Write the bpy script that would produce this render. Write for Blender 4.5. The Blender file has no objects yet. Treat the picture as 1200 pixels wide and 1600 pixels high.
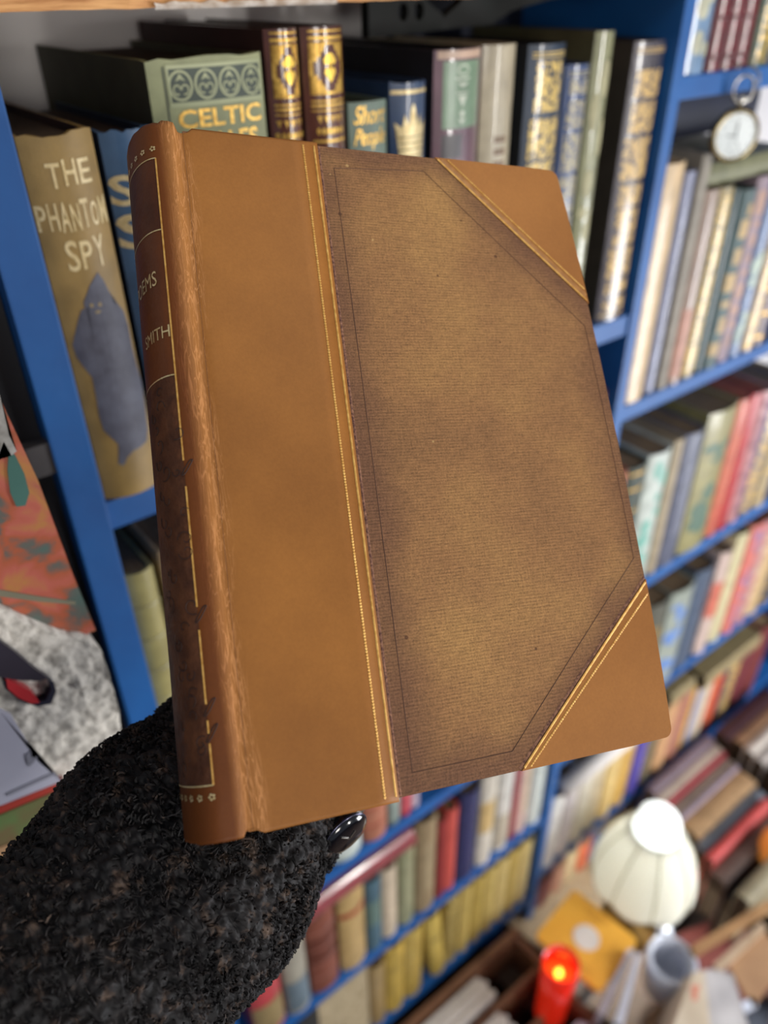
import bpy, bmesh, math, random
from mathutils import Vector, Matrix, noise
sc = bpy.context.scene
COL = sc.collection
EYE = 1.55            # camera height above the floor
D = 0.42              # distance from the camera to the front of the bookcase
FX = 1223.38          # focal length in pixels of a 1200x1600 frame
R0 = (0.7874165514576165, -0.3545575195297727, 0.5042461103821118)    # along the shelves
R1 = (0.01097085953543138, 0.8259531328250134, 0.5636320276719551)    # down
R2 = (-0.6163236282438372, -0.43828117427222557, 0.6542589682586787)  # into the shelves

# ------------------------------------------------------------------ camera
cam = bpy.data.cameras.new('camera'); camo = bpy.data.objects.new('camera', cam); COL.objects.link(camo)
xr = Vector((R0[0], R2[0], -R1[0])); up = -Vector((R0[1], R2[1], -R1[1])); fw = Vector((R0[2], R2[2], -R1[2]))
m = Matrix((xr, up, -fw)).transposed().to_4x4(); m.translation = Vector((0, 0, EYE))
camo.matrix_world = m
cam.sensor_fit = 'AUTO'; cam.sensor_width = 36.0
cam.lens = 36.0 * FX / 1600.0
cam.clip_start = 0.02; cam.clip_end = 50
cam.dof.use_dof = True; cam.dof.focus_distance = 0.290; cam.dof.aperture_fstop = 5.4
sc.camera = camo

# ------------------------------------------------------------------ light
def lin(c):
    c = c / 255.0
    return c / 12.92 if c <= 0.04045 else ((c + 0.055) / 1.055) ** 2.4
def RGB(r, g, b): return (lin(r), lin(g), lin(b), 1.0)
w = bpy.data.worlds.new('world'); sc.world = w; w.use_nodes = True
bg = w.node_tree.nodes['Background']; bg.inputs[0].default_value = (0.80, 0.86, 1.0, 1); bg.inputs[1].default_value = 0.24
def lamp(name, kind, loc, power, color, size=0.3, target=None, sy=None):
    l = bpy.data.lights.new(name, kind); l.energy = power; l.color = color
    if kind == 'AREA':
        l.size = size
        if sy: l.shape = 'RECTANGLE'; l.size_y = sy
    else: l.shadow_soft_size = size
    o = bpy.data.objects.new(name, l); COL.objects.link(o); o.location = loc
    if target is not None:
        o.rotation_euler = (Vector(target) - Vector(loc)).to_track_quat('-Z', 'Y').to_euler()
    return o
lamp('ceiling_lamp_light', 'AREA', (0.40, 0.05, EYE + 0.32), 0.95, (1.0, 0.93, 0.80), 0.26, (0.20, 0.25, EYE - 0.2))
lamp('room_lamp_light', 'AREA', (0.85, -1.50, EYE - 0.20), 12.5, (1.0, 0.97, 0.93), 0.09, (0.5, 0.45, EYE - 0.20), sy=0.45)
lamp('wall_fill_light', 'AREA', (-0.22, -0.85, EYE - 0.012), 4.6, (1.0, 0.95, 0.90), 0.30, (0.15, 0.60, EYE - 0.04))  # unseen fill added to brighten the wall behind the top left books
lamp('low_fill_light', 'AREA', (1.45, -0.60, EYE - 0.75), 21.0, (0.95, 0.96, 1.0), 0.6, (0.75, 0.42, EYE - 0.85))  # unseen fill added for the right shelves and the heap
sc.view_settings.view_transform = 'Standard'; sc.view_settings.look = 'None'
sc.view_settings.gamma = 1.0; sc.view_settings.use_curve_mapping = False
sc.view_settings.exposure = 0.0

# ------------------------------------------------------------------ helpers
def tag(o, label=None, cat=None, group=None, kind=None):
    if label: o['label'] = label
    if cat: o['category'] = cat
    if group: o['group'] = group
    if kind: o['kind'] = kind
    return o
def empty(name, loc=(0, 0, 0), rot=(0, 0, 0)):
    o = bpy.data.objects.new(name, None); COL.objects.link(o); o.location = loc; o.rotation_euler = rot
    o.empty_display_size = 0.02
    return o
def obj(name, bm, mat, parent=None, smooth=False):
    me = bpy.data.meshes.new(name)
    bmesh.ops.recalc_face_normals(bm, faces=bm.faces)
    bm.to_mesh(me); bm.free()
    if smooth:
        for p in me.polygons: p.use_smooth = True
    if mat: me.materials.append(mat)
    o = bpy.data.objects.new(name, me); COL.objects.link(o)
    if parent: o.parent = parent
    return o
def bx(bm, x0, x1, y0, y1, z0, z1, bev=0.0):
    r = bmesh.ops.create_cube(bm, size=1.0)
    vs = r['verts']
    for v in vs:
        v.co = Vector(((x0 + x1) / 2 + v.co.x * (x1 - x0), (y0 + y1) / 2 + v.co.y * (y1 - y0), (z0 + z1) / 2 + v.co.z * (z1 - z0)))
    if bev > 0:
        es = list({e for v in vs for e in v.link_edges})
        bmesh.ops.bevel(bm, geom=es, offset=bev, segments=2, affect='EDGES', profile=0.7)
def box_obj(name, dims, mat, parent=None, bev=0.0):
    bm = bmesh.new(); bx(bm, *dims, bev=bev); return obj(name, bm, mat, parent)
def tube(bm, pts, rad, n=8, closed=False, caps=True):
    pts = [Vector(p) for p in pts]; N = len(pts); rings = []
    prev = None
    for i, p in enumerate(pts):
        if closed: t = pts[(i + 1) % N] - pts[i - 1]
        else: t = pts[min(i + 1, N - 1)] - pts[max(i - 1, 0)]
        t.normalize()
        if prev is None:
            a = Vector((0, 0, 1)) if abs(t.z) < 0.9 else Vector((1, 0, 0))
            nx = t.cross(a).normalized()
        else: nx = (prev - t * prev.dot(t)).normalized()
        prev = nx; ny = t.cross(nx)
        r = rad[i] if hasattr(rad, '__len__') else rad
        rings.append([bm.verts.new(p + (nx * math.cos(2 * math.pi * k / n) + ny * math.sin(2 * math.pi * k / n)) * r) for k in range(n)])
    for i in range(N if closed else N - 1):
        a, b = rings[i], rings[(i + 1) % N]
        for k in range(n): bm.faces.new((a[k], a[(k + 1) % n], b[(k + 1) % n], b[k]))
    if caps and not closed:
        bm.faces.new(rings[0][::-1]); bm.faces.new(rings[-1])
def lathe(bm, prof, n=48, squash=None):
    rings = []
    for r, z in prof:
        rings.append([bm.verts.new((r * math.cos(2 * math.pi * k / n), r * math.sin(2 * math.pi * k / n), z)) for k in range(n)])
    for i in range(len(prof) - 1):
        for k in range(n): bm.faces.new((rings[i][k], rings[i][(k + 1) % n], rings[i + 1][(k + 1) % n], rings[i + 1][k]))
    return rings
def prism(bm, poly, y0, y1):     # polygon in XZ, thickness along Y
    a = [bm.verts.new((x, y0, z)) for x, z in poly]; b = [bm.verts.new((x, y1, z)) for x, z in poly]
    bm.faces.new(a); bm.faces.new(b[::-1])
    for i in range(len(poly)):
        j = (i + 1) % len(poly); bm.faces.new((a[j], a[i], b[i], b[j]))

# ------------------------------------------------------------------ materials
MATS = {}
def mat(name, c1, c2=None, rough=0.5, scale=20, metal=0.0, bump=0.0, bscale=300, coat=0.0, emit=None, estr=0.0, stretch=(1, 1, 1), detail=4, lo=0.35, hi=0.65, spec=0.5, trans=0.0, sss=0.0):
    if name in MATS: return MATS[name]
    m = bpy.data.materials.new(name); m.use_nodes = True; nt = m.node_tree; b = nt.nodes['Principled BSDF']
    if c2 is None: c2 = tuple(x * 0.82 for x in c1[:3]) + (1,)
    tc = nt.nodes.new('ShaderNodeTexCoord'); mp = nt.nodes.new('ShaderNodeMapping'); mp.inputs['Scale'].default_value = stretch
    nt.links.new(tc.outputs['Object'], mp.inputs[0])
    n = nt.nodes.new('ShaderNodeTexNoise'); n.inputs['Scale'].default_value = scale; n.inputs['Detail'].default_value = detail
    nt.links.new(mp.outputs[0], n.inputs['Vector'])
    r = nt.nodes.new('ShaderNodeValToRGB'); r.color_ramp.elements[0].position = lo; r.color_ramp.elements[1].position = hi
    r.color_ramp.elements[0].color = c2; r.color_ramp.elements[1].color = c1
    nt.links.new(n.outputs[0], r.inputs[0]); nt.links.new(r.outputs[0], b.inputs['Base Color'])
    b.inputs['Roughness'].default_value = rough; b.inputs['Metallic'].default_value = metal
    b.inputs['Coat Weight'].default_value = coat; b.inputs['Coat Roughness'].default_value = 0.12
    b.inputs['Specular IOR Level'].default_value = spec
    if trans: b.inputs['Transmission Weight'].default_value = trans
    if bump > 0:
        n2 = nt.nodes.new('ShaderNodeTexNoise'); n2.inputs['Scale'].default_value = bscale; n2.inputs['Detail'].default_value = 3
        nt.links.new(mp.outputs[0], n2.inputs['Vector'])
        bp = nt.nodes.new('ShaderNodeBump'); bp.inputs['Strength'].default_value = bump; bp.inputs['Distance'].default_value = 0.001
        nt.links.new(n2.outputs[0], bp.inputs['Height']); nt.links.new(bp.outputs[0], b.inputs['Normal'])
    if emit: b.inputs['Emission Color'].default_value = emit; b.inputs['Emission Strength'].default_value = estr
    MATS[name] = m; return m
def cmat(rgb, gloss=0.5, kind='cloth'):
    key = '%s_%d_%d_%d_%d' % (kind, rgb[0], rgb[1], rgb[2], int(gloss * 100))
    c = RGB(*rgb); d = tuple(x * 0.72 for x in c[:3]) + (1,)
    return mat(key, c, d, rough=gloss, scale=55, bump=0.25 if kind == 'cloth' else 0.1, bscale=1500, coat=(0.9 if gloss < 0.3 else 0.4) if gloss < 0.5 else 0.0)
blue = mat('blue_shelf_paint', RGB(18, 90, 158), RGB(14, 76, 140), rough=0.55, scale=14, bump=0.35, bscale=60, coat=0.05)
pine = mat('raw_pine', RGB(214, 160, 102), RGB(170, 112, 62), rough=0.7, scale=40, stretch=(1.0, 8, 9), bump=0.6, bscale=90, detail=8)
whitewall = mat('white_painted_wall', RGB(226, 222, 218), RGB(208, 204, 202), rough=0.7, scale=6)
navyp = mat('navy_interior_shade', RGB(12, 22, 48), RGB(8, 14, 32), rough=0.5)
pagem = mat('old_paper', RGB(196, 176, 138), RGB(150, 128, 92), rough=0.85, scale=350, stretch=(8, 0.4, 0.4), bump=0.3, bscale=600)
pagedark = mat('dusty_page_top', RGB(84, 66, 46), RGB(52, 38, 26), rough=0.85, scale=300, stretch=(8, 0.4, 0.4), bump=0.4, bscale=600)
pagemid = mat('browned_page_top', RGB(168, 140, 104), RGB(112, 88, 62), rough=0.85, scale=300, stretch=(8, 0.4, 0.4), bump=0.4, bscale=600)
pagewhite = mat('white_paper', RGB(226, 220, 214), RGB(196, 188, 180), rough=0.8, scale=300, stretch=(1, 1, 8))
gold = mat('gilt_lettering', RGB(232, 190, 96), RGB(196, 152, 70), rough=0.38, scale=400, metal=0.55)
palegold = mat('pale_gilt', RGB(226, 208, 160), RGB(190, 166, 112), rough=0.4, scale=400, metal=0.35)
silver = mat('silvered_metal', RGB(200, 196, 186), RGB(150, 146, 138), rough=0.25, scale=60, metal=0.9)

# ------------------------------------------------------------------ the held book
HO = Vector((0.13601986, 0.3026614, EYE - 0.046118))
HU = Vector((0.94190482, -0.29407822, -0.16227543)).normalized()
HV = Vector((-0.3341036, -0.64038678, -0.69157758)).normalized()
HN = -(HU.cross(HV)).normalized()
HY = HN.cross(HU).normalized()
hm = Matrix((HU, HY, HN)).transposed().to_4x4(); hm.translation = HO
held = empty('book'); held.matrix_world = hm
tag(held, 'large tan leather and brown cloth quarter-bound book held up in front of the shelves', 'book')
SK = HU.dot(HV) / abs(HY.dot(HV))       # the tiny skew of a slightly racked binding
BW, BH, BT = 0.1697, 0.25, 0.036
def bow(y): t = -y / BH; return 0.0034 * 4 * t * (1 - t)
def P2(u, v): return (u + bow(-v) * max(0, (u - 0.05) / 0.12) + SK * v * 1.0, -v)

def leather_mat(name, c1, c2, worn=True):
    m = bpy.data.materials.new(name); m.use_nodes = True; nt = m.node_tree; b = nt.nodes['Principled BSDF']; L = nt.links.new
    tc = nt.nodes.new('ShaderNodeTexCoord')
    n = nt.nodes.new('ShaderNodeTexNoise'); n.inputs['Scale'].default_value = 11; n.inputs['Detail'].default_value = 6; n.inputs['Roughness'].default_value = 0.62; L(tc.outputs['Object'], n.inputs['Vector'])
    r = nt.nodes.new('ShaderNodeValToRGB'); r.color_ramp.elements[0].position = 0.33; r.color_ramp.elements[1].position = 0.68
    r.color_ramp.elements[0].color = c2; r.color_ramp.elements[1].color = c1; L(n.outputs[0], r.inputs[0])
    # fine dust specks
    v = nt.nodes.new('ShaderNodeTexNoise'); v.inputs['Scale'].default_value = 900; v.inputs['Detail'].default_value = 2; L(tc.outputs['Object'], v.inputs['Vector'])
    mx = nt.nodes.new('ShaderNodeMixRGB'); mx.blend_type = 'OVERLAY'; mx.inputs[0].default_value = 0.10; L(r.outputs[0], mx.inputs[1]); L(v.outputs[0], mx.inputs[2])
    out = mx.outputs[0]
    hsrc = v.outputs[0]
    if worn:
        sx = nt.nodes.new('ShaderNodeSeparateXYZ'); L(tc.outputs['Object'], sx.inputs[0])
        # wavy cracked wear running down the joint
        acc = None
        for sc_, ds in (((430, 42, 200), 0.6), ((760, 80, 300), 0.9)):
            mp = nt.nodes.new('ShaderNodeMapping'); mp.inputs['Scale'].default_value = sc_; L(tc.outputs['Object'], mp.inputs[0])
            n3 = nt.nodes.new('ShaderNodeTexNoise'); n3.inputs['Scale'].default_value = 1.0; n3.inputs['Detail'].default_value = 2; n3.inputs['Distortion'].default_value = ds; L(mp.outputs[0], n3.inputs['Vector'])
            q1 = nt.nodes.new('ShaderNodeMath'); q1.operation = 'SUBTRACT'; q1.inputs[1].default_value = 0.5; L(n3.outputs[0], q1.inputs[0])
            q2 = nt.nodes.new('ShaderNodeMath'); q2.operation = 'ABSOLUTE'; L(q1.outputs[0], q2.inputs[0])
            q3 = nt.nodes.new('ShaderNodeMapRange'); q3.inputs[1].default_value = 0.034; q3.inputs[2].default_value = 0.006; q3.inputs[3].default_value = 0; q3.inputs[4].default_value = 1; L(q2.outputs[0], q3.inputs[0])
            if acc is None: acc = q3.outputs[0]
            else:
                q4 = nt.nodes.new('ShaderNodeMath'); q4.operation = 'MAXIMUM'; L(acc, q4.inputs[0]); L(q3.outputs[0], q4.inputs[1]); acc = q4.outputs[0]
        r3 = nt.nodes.new('ShaderNodeValToRGB'); L(acc, r3.inputs[0])
        # mask centred on the ridge, wandering a little to the right half way down
        nw = nt.nodes.new('ShaderNodeTexNoise'); nw.inputs['Scale'].default_value = 14; nw.inputs['Detail'].default_value = 2; L(tc.outputs['Object'], nw.inputs['Vector'])
        mm = nt.nodes.new('ShaderNodeMath'); mm.operation = 'MULTIPLY_ADD'; L(nw.outputs[0], mm.inputs[0]); mm.inputs[1].default_value = -0.014; mm.inputs[2].default_value = 0.0080
        ad = nt.nodes.new('ShaderNodeMath'); ad.operation = 'ADD'; L(sx.outputs[0], ad.inputs[0]); L(mm.outputs[0], ad.inputs[1])
        ab = nt.nodes.new('ShaderNodeMath'); ab.operation = 'ABSOLUTE'; L(ad.outputs[0], ab.inputs[0])
        mr = nt.nodes.new('ShaderNodeMapRange'); mr.inputs[1].default_value = 0.0058; mr.inputs[2].default_value = 0.0022; mr.inputs[3].default_value = 0; mr.inputs[4].default_value = 1; L(ab.outputs[0], mr.inputs[0])
        ml = nt.nodes.new('ShaderNodeMath'); ml.operation = 'MULTIPLY'; L(mr.outputs[0], ml.inputs[0])
        a2 = nt.nodes.new('ShaderNodeMath'); a2.operation = 'MULTIPLY_ADD'; a2.inputs[1].default_value = 0.75; a2.inputs[2].default_value = 0.14; L(r3.outputs[0], a2.inputs[0]); L(a2.outputs[0], ml.inputs[1])
        mw = nt.nodes.new('ShaderNodeMixRGB'); mw.inputs[2].default_value = RGB(198, 138, 84); L(ml.outputs[0], mw.inputs[0]); L(out, mw.inputs[1]); out = mw.outputs[0]
        # redder spine tan, darkened in the colour as it faces away from light
        ms = nt.nodes.new('ShaderNodeMapRange'); ms.inputs[1].default_value = -0.001; ms.inputs[2].default_value = -0.006; L(sx.outputs[0], ms.inputs[0])
        mq = nt.nodes.new('ShaderNodeMixRGB'); mq.blend_type = 'MULTIPLY'; mq.inputs[2].default_value = (0.42, 0.30, 0.24, 1); L(ms.outputs[0], mq.inputs[0]); L(out, mq.inputs[1]); out = mq.outputs[0]
        bp = nt.nodes.new('ShaderNodeBump'); bp.inputs['Strength'].default_value = 0.40; bp.inputs['Distance'].default_value = 0.0004; L(ml.outputs[0], bp.inputs['Height'])
        b2 = nt.nodes.new('ShaderNodeBump'); b2.inputs['Strength'].default_value = 0.12; b2.inputs['Distance'].default_value = 0.0003; L(hsrc, b2.inputs['Height']); L(bp.outputs[0], b2.inputs['Normal']); L(b2.outputs[0], b.inputs['Normal'])
    else:
        bp = nt.nodes.new('ShaderNodeBump'); bp.inputs['Strength'].default_value = 0.12; bp.inputs['Distance'].default_value = 0.0003; L(hsrc, bp.inputs['Height']); L(bp.outputs[0], b.inputs['Normal'])
    L(out, b.inputs['Base Color']); b.inputs['Roughness'].default_value = 0.52; b.inputs['Specular IOR Level'].default_value = 0.22
    return m
leather = leather_mat('tan_calf_leather', RGB(164, 108, 50), RGB(138, 88, 40))
leather2 = leather_mat('tan_calf_corner', RGB(168, 112, 56), RGB(146, 94, 46), worn=False)
def cloth_mat():
    m = bpy.data.materials.new('brown_ribbed_cloth'); m.use_nodes = True; nt = m.node_tree; b = nt.nodes['Principled BSDF']; L = nt.links.new
    tc = nt.nodes.new('ShaderNodeTexCoord')
    def nz(scale, st=(1, 1, 1), det=4, dist=0, rg=0.5):
        mp = nt.nodes.new('ShaderNodeMapping'); mp.inputs['Scale'].default_value = st; L(tc.outputs['Object'], mp.inputs[0])
        n = nt.nodes.new('ShaderNodeTexNoise'); n.inputs['Scale'].default_value = scale; n.inputs['Detail'].default_value = det; n.inputs['Distortion'].default_value = dist; n.inputs['Roughness'].default_value = rg; L(mp.outputs[0], n.inputs['Vector']); return n.outputs[0]
    def ramp(src, stops):
        r = nt.nodes.new('ShaderNodeValToRGB'); e = r.color_ramp.elements
        while len(e) < len(stops): e.new(0.5)
        for i, (p, c) in enumerate(stops): e[i].position = p; e[i].color = c
        L(src, r.inputs[0]); return r.outputs[0]
    big = ramp(nz(13, det=5, rg=0.55), [(0.30, RGB(122, 88, 60)), (0.5, RGB(148, 108, 70)), (0.70, RGB(166, 126, 78))])
    # discoloured rim following the border of the panel
    sx = nt.nodes.new('ShaderNodeSeparateXYZ'); L(tc.outputs['Object'], sx.inputs[0])
    def mth(op, a, bb=None, c=None):
        n = nt.nodes.new('ShaderNodeMath'); n.operation = op
        for i, q in enumerate((a, bb, c)):
            if q is None: continue
            if isinstance(q, (int, float)): n.inputs[i].default_value = q
            else: L(q, n.inputs[i])
        return n.outputs[0]
    X, Y = sx.outputs[0], sx.outputs[1]
    d1 = mth('SUBTRACT', X, 0.055); d2 = mth('SUBTRACT', 0.172, X); d3 = mth('MULTIPLY', Y, -1.0); d4 = mth('ADD', Y, 0.25)
    # distance to the two diagonals
    def diag(p, q):
        nx, ny = (q[1] - p[1]), -(q[0] - p[0]); ln = math.hypot(nx, ny); nx /= ln; ny /= ln
        if (0.09 - p[0]) * nx + (-0.12 - p[1]) * ny < 0: nx, ny = -nx, -ny
        return mth('ADD', mth('ADD', mth('MULTIPLY', X, nx), mth('MULTIPLY', Y, ny)), -(p[0] * nx + p[1] * ny))
    d5 = diag((0.1086, 0), (0.1716, -0.066)); d6 = diag((0.1011, -0.25), (0.1698, -0.188))
    dm = d1
    for q in (d2, d3, d4, d5, d6): dm = mth('SMOOTH_MIN', dm, q, 0.004)
    wob = mth('MULTIPLY_ADD', nz(30, det=3), 0.022, -0.011)
    dd = mth('ADD', dm, wob)
    mr = nt.nodes.new('ShaderNodeMapRange'); mr.inputs[1].default_value = 0.016; mr.inputs[2].default_value = 0.002; mr.inputs[3].default_value = 0; mr.inputs[4].default_value = 0.62; L(dd, mr.inputs[0])
    mx = nt.nodes.new('ShaderNodeMixRGB'); mx.inputs[2].default_value = RGB(98, 66, 54); L(mr.outputs[0], mx.inputs[0]); L(big, mx.inputs[1])
    # ribs of the weave, one set across and finer slubs
    wv = nt.nodes.new('ShaderNodeTexWave'); wv.bands_direction = 'Y'; wv.inputs['Scale'].default_value = 260; wv.inputs['Distortion'].default_value = 1.6; wv.inputs['Detail'].default_value = 2; wv.inputs['Detail Scale'].default_value = 2.0; L(tc.outputs['Object'], wv.inputs['Vector'])
    sl = nz(1.0, (180, 1300, 1), 3)
    sl2 = nz(1.0, (1100, 260, 1), 3)
    gr = nz(1500, det=2)
    h = mth('ADD', mth('MULTIPLY', wv.outputs[0], 0.20), mth('ADD', mth('MULTIPLY', sl, 0.62), mth('ADD', mth('MULTIPLY', sl2, 0.55), mth('MULTIPLY', gr, 0.95))))
    cr = ramp(mth('MULTIPLY', h, 0.5), [(0.40, (0.24, 0.24, 0.24, 1)), (0.76, (0.76, 0.75, 0.73, 1))])
    ov = nt.nodes.new('ShaderNodeMixRGB'); ov.blend_type = 'OVERLAY'; ov.inputs[0].default_value = 0.85; L(mx.outputs[0], ov.inputs[1]); L(cr, ov.inputs[2])
    # dark specks and little light scuffs
    vo = nt.nodes.new('ShaderNodeTexVoronoi'); vo.inputs['Scale'].default_value = 70; L(tc.outputs['Object'], vo.inputs['Vector'])
    sp = mth('LESS_THAN', vo.outputs['Distance'], 0.055); keep = mth('GREATER_THAN', nz(60, det=1), 0.55)
    m2 = nt.nodes.new('ShaderNodeMixRGB'); m2.inputs[2].default_value = RGB(70, 42, 30); L(mth('MULTIPLY', mth('MULTIPLY', sp, keep), 0.7), m2.inputs[0]); L(ov.outputs[0], m2.inputs[1])
    vo2 = nt.nodes.new('ShaderNodeTexVoronoi'); vo2.inputs['Scale'].default_value = 95; L(tc.outputs['Object'], vo2.inputs['Vector'])
    sp2 = mth('LESS_THAN', vo2.outputs['Distance'], 0.07); keep2 = mth('GREATER_THAN', nz(45, det=1), 0.60)
    m3 = nt.nodes.new('ShaderNodeMixRGB'); m3.inputs[2].default_value = RGB(205, 168, 112); L(mth('MULTIPLY', mth('MULTIPLY', sp2, keep2), 0.6), m3.inputs[0]); L(m2.outputs[0], m3.inputs[1])
    L(m3.outputs[0], b.inputs['Base Color']); b.inputs['Roughness'].default_value = 0.72; b.inputs['Specular IOR Level'].default_value = 0.25
    bp = nt.nodes.new('ShaderNodeBump'); bp.inputs['Strength'].default_value = 0.5; bp.inputs['Distance'].default_value = 0.00025; L(h, bp.inputs['Height']); L(bp.outputs[0], b.inputs['Normal'])
    return m
clothm = cloth_mat()

def slab_uv(poly, z0, z1, name, m, parent, step=0.012):
    """polygon in board coordinates (u, v) given a thickness along the board's normal"""
    bm = bmesh.new()
    f = bm.faces.new([bm.verts.new((u, -v, 0)) for u, v in poly])
    bmesh.ops.triangulate(bm, faces=[f])
    for ax in (0, 1):
        k = -0.26 if ax else 0.0
        while k < 0.2:
            no = (1, 0, 0) if ax == 0 else (0, 1, 0); co = (k, 0, 0) if ax == 0 else (0, k, 0)
            bmesh.ops.bisect_plane(bm, geom=bm.verts[:] + bm.edges[:] + bm.faces[:], plane_co=co, plane_no=no)
            k += step
    for v in bm.verts:
        x, y = P2(v.co.x, -v.co.y); v.co = Vector((x, y, z1))
    g = bmesh.ops.extrude_face_region(bm, geom=bm.faces[:])
    for v in [e for e in g['geom'] if isinstance(e, bmesh.types.BMVert)]: v.co.z = z0
    return obj(name, bm, m, parent)
def rcorner(cx, cy, r, a0, a1, n=5):
    return [(cx + r * math.cos(a0 + (a1 - a0) * i / n), cy + r * math.sin(a0 + (a1 - a0) * i / n)) for i in range(n + 1)]
rr = 0.0035
TRc = rcorner(BW - rr, rr, rr, -math.pi / 2, 0); BRc = rcorner(BW - rr, BH - rr, rr, 0, math.pi / 2)
edge_r = [(BW, 0.03 * k) for k in range(1, 8)]
board = [(0.0035, 0.0), (0.02, -0.0002)] + [(0.02 + 0.0145 * k, 0.0) for k in range(1, 10)] + TRc + edge_r + BRc + [(0.15 - 0.0145 * k, BH) for k in range(0, 10)] + [(0.0035, BH)]
slab_uv(board, -0.0030, 0.0, 'front_board', clothm, held)
tag(bpy.data.objects['front_board'], 'brown ribbed cloth side')
back = slab_uv(board, -BT - 0.0005, -BT + 0.0025, 'back_board', clothm, held)
# leather over the corners
tr = [(0.1086, -0.0003), (0.135, -0.0003), (0.160, -0.0003)] + TRc + [(BW + 0.0003, 0.02), (BW + 0.0004, 0.045), (BW + 0.0004, 0.0655)]
slab_uv(tr, -0.0032, 0.00035, 'corner_piece', leather2, held)
br = [(0.1011, BH + 0.0003), (BW + 0.0004, 0.1880), (BW + 0.0004, 0.21), (BW + 0.0003, 0.235)] + BRc + [(0.15, BH + 0.0003), (0.12, BH + 0.0003)]
slab_uv(br, -0.0032, 0.00035, 'corner_piece', leather2, held)
# spine leather: one sheet with the joint groove, the worn shoulder and the round back
PR = [(0.0563, 0.00035), (0.045, 0.0004), (0.03, 0.0004), (0.02, 0.0004), (0.012, 0.0004), (0.007, 0.0004), (0.0048, 0.0003), (0.0036, 0.0), (0.0027, -0.0004), (0.0016, 0.0), (0.0002, 0.0010), (-0.0018, 0.0016), (-0.0042, 0.0014)]
nj = len(PR)
BUL = 0.0112
for i in range(1, 41):
    a = math.pi * i / 41
    PR.append((-0.0042 - BUL * math.sin(a) ** 0.85, 0.0014 - (BT + 0.002) * (1 - math.cos(a)) / 2))
PR += [(-0.0024, -BT - 0.0018), (0.0, -BT + 0.0002), (0.0045, -BT - 0.0009), (0.03, -BT - 0.0009), (0.0545, -BT - 0.0009)]
def prof_s():
    s = [0.0]
    for i in range(6, len(PR) - 1):
        s.append(s[-1] + math.hypot(PR[i + 1][0] - PR[i][0], PR[i + 1][1] - PR[i][1]))
    return s
PS = prof_s()
def spine_pt(s, v, off=0.0002):
    i = 0
    while i < len(PS) - 2 and PS[i + 1] < s: i += 1
    t = (s - PS[i]) / (PS[i + 1] - PS[i]); a, b = PR[6 + i], PR[7 + i]
    dx, dz = b[0] - a[0], b[1] - a[1]; l = math.hypot(dx, dz)
    nx, nz = dz / l, -dx / l
    return Vector((a[0] + dx * t + nx * off + SK * v, -v, a[1] + dz * t + nz * off))
bm = bmesh.new(); NV = 220; grid = []
for j in range(NV + 1):
    v = -0.0012 + (BH + 0.0024) * j / NV
    row = []
    for i, (px, pz) in enumerate(PR):
        e = px
        if i == 0: e = 0.0563 - 0.0032 * v / BH        # edge of the leather runs very slightly askew
        wv = 0.0
        if 8 <= i <= nj + 2:
            wv = 0.00012 * noise.noise(Vector((px * 420, v * 60, 0))) + 0.00008 * noise.noise(Vector((px * 1400, v * 260, 3)))
        vv = v
        if i > nj: # head and tail of the spine curl in
            vv = v + (0.0006 * noise.noise(Vector((i * 0.3, 0, 7))) if j in (0, NV) else 0)
        if j == 0 and i in (9, 10, 11, 12): vv -= 0.0012
        if 6 <= i <= 9: vv = min(max(vv, 0.0008), BH - 0.0006)
        row.append(bm.verts.new((e + SK * v, -vv, pz + wv)))
    grid.append(row)
for j in range(NV):
    for i in range(len(PR) - 1):
        bm.faces.new((grid[j][i], grid[j][i + 1], grid[j + 1][i + 1], grid[j + 1][i]))
sp = obj('leather_spine', bm, leather, held, smooth=True)
md = sp.modifiers.new('thickness', 'SOLIDIFY'); md.thickness = 0.0007; md.offset = -1.0
tag(sp, 'tan calf spine and wide leather strip with a cracked worn joint')
# page block
bm = bmesh.new()
pr = [(0.003, -0.0032), (0.163, -0.0032), (0.1615, -0.010), (0.161, -BT / 2), (0.1615, -BT + 0.010), (0.163, -BT + 0.0028), (0.003, -BT + 0.0028), (-0.006, -BT + 0.006), (-0.0095, -BT / 2), (-0.006, -0.007)]
a = [bm.verts.new((x, -0.0035, z)) for x, z in pr]; b_ = [bm.verts.new((x + SK * BH, -BH + 0.0035, z)) for x, z in pr]
bm.faces.new(a); bm.faces.new(b_[::-1])
for i in range(len(pr)): j = (i + 1) % len(pr); bm.faces.new((a[j], a[i], b_[i], b_[j]))
obj('page_block', bm, pagem, held)
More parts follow.
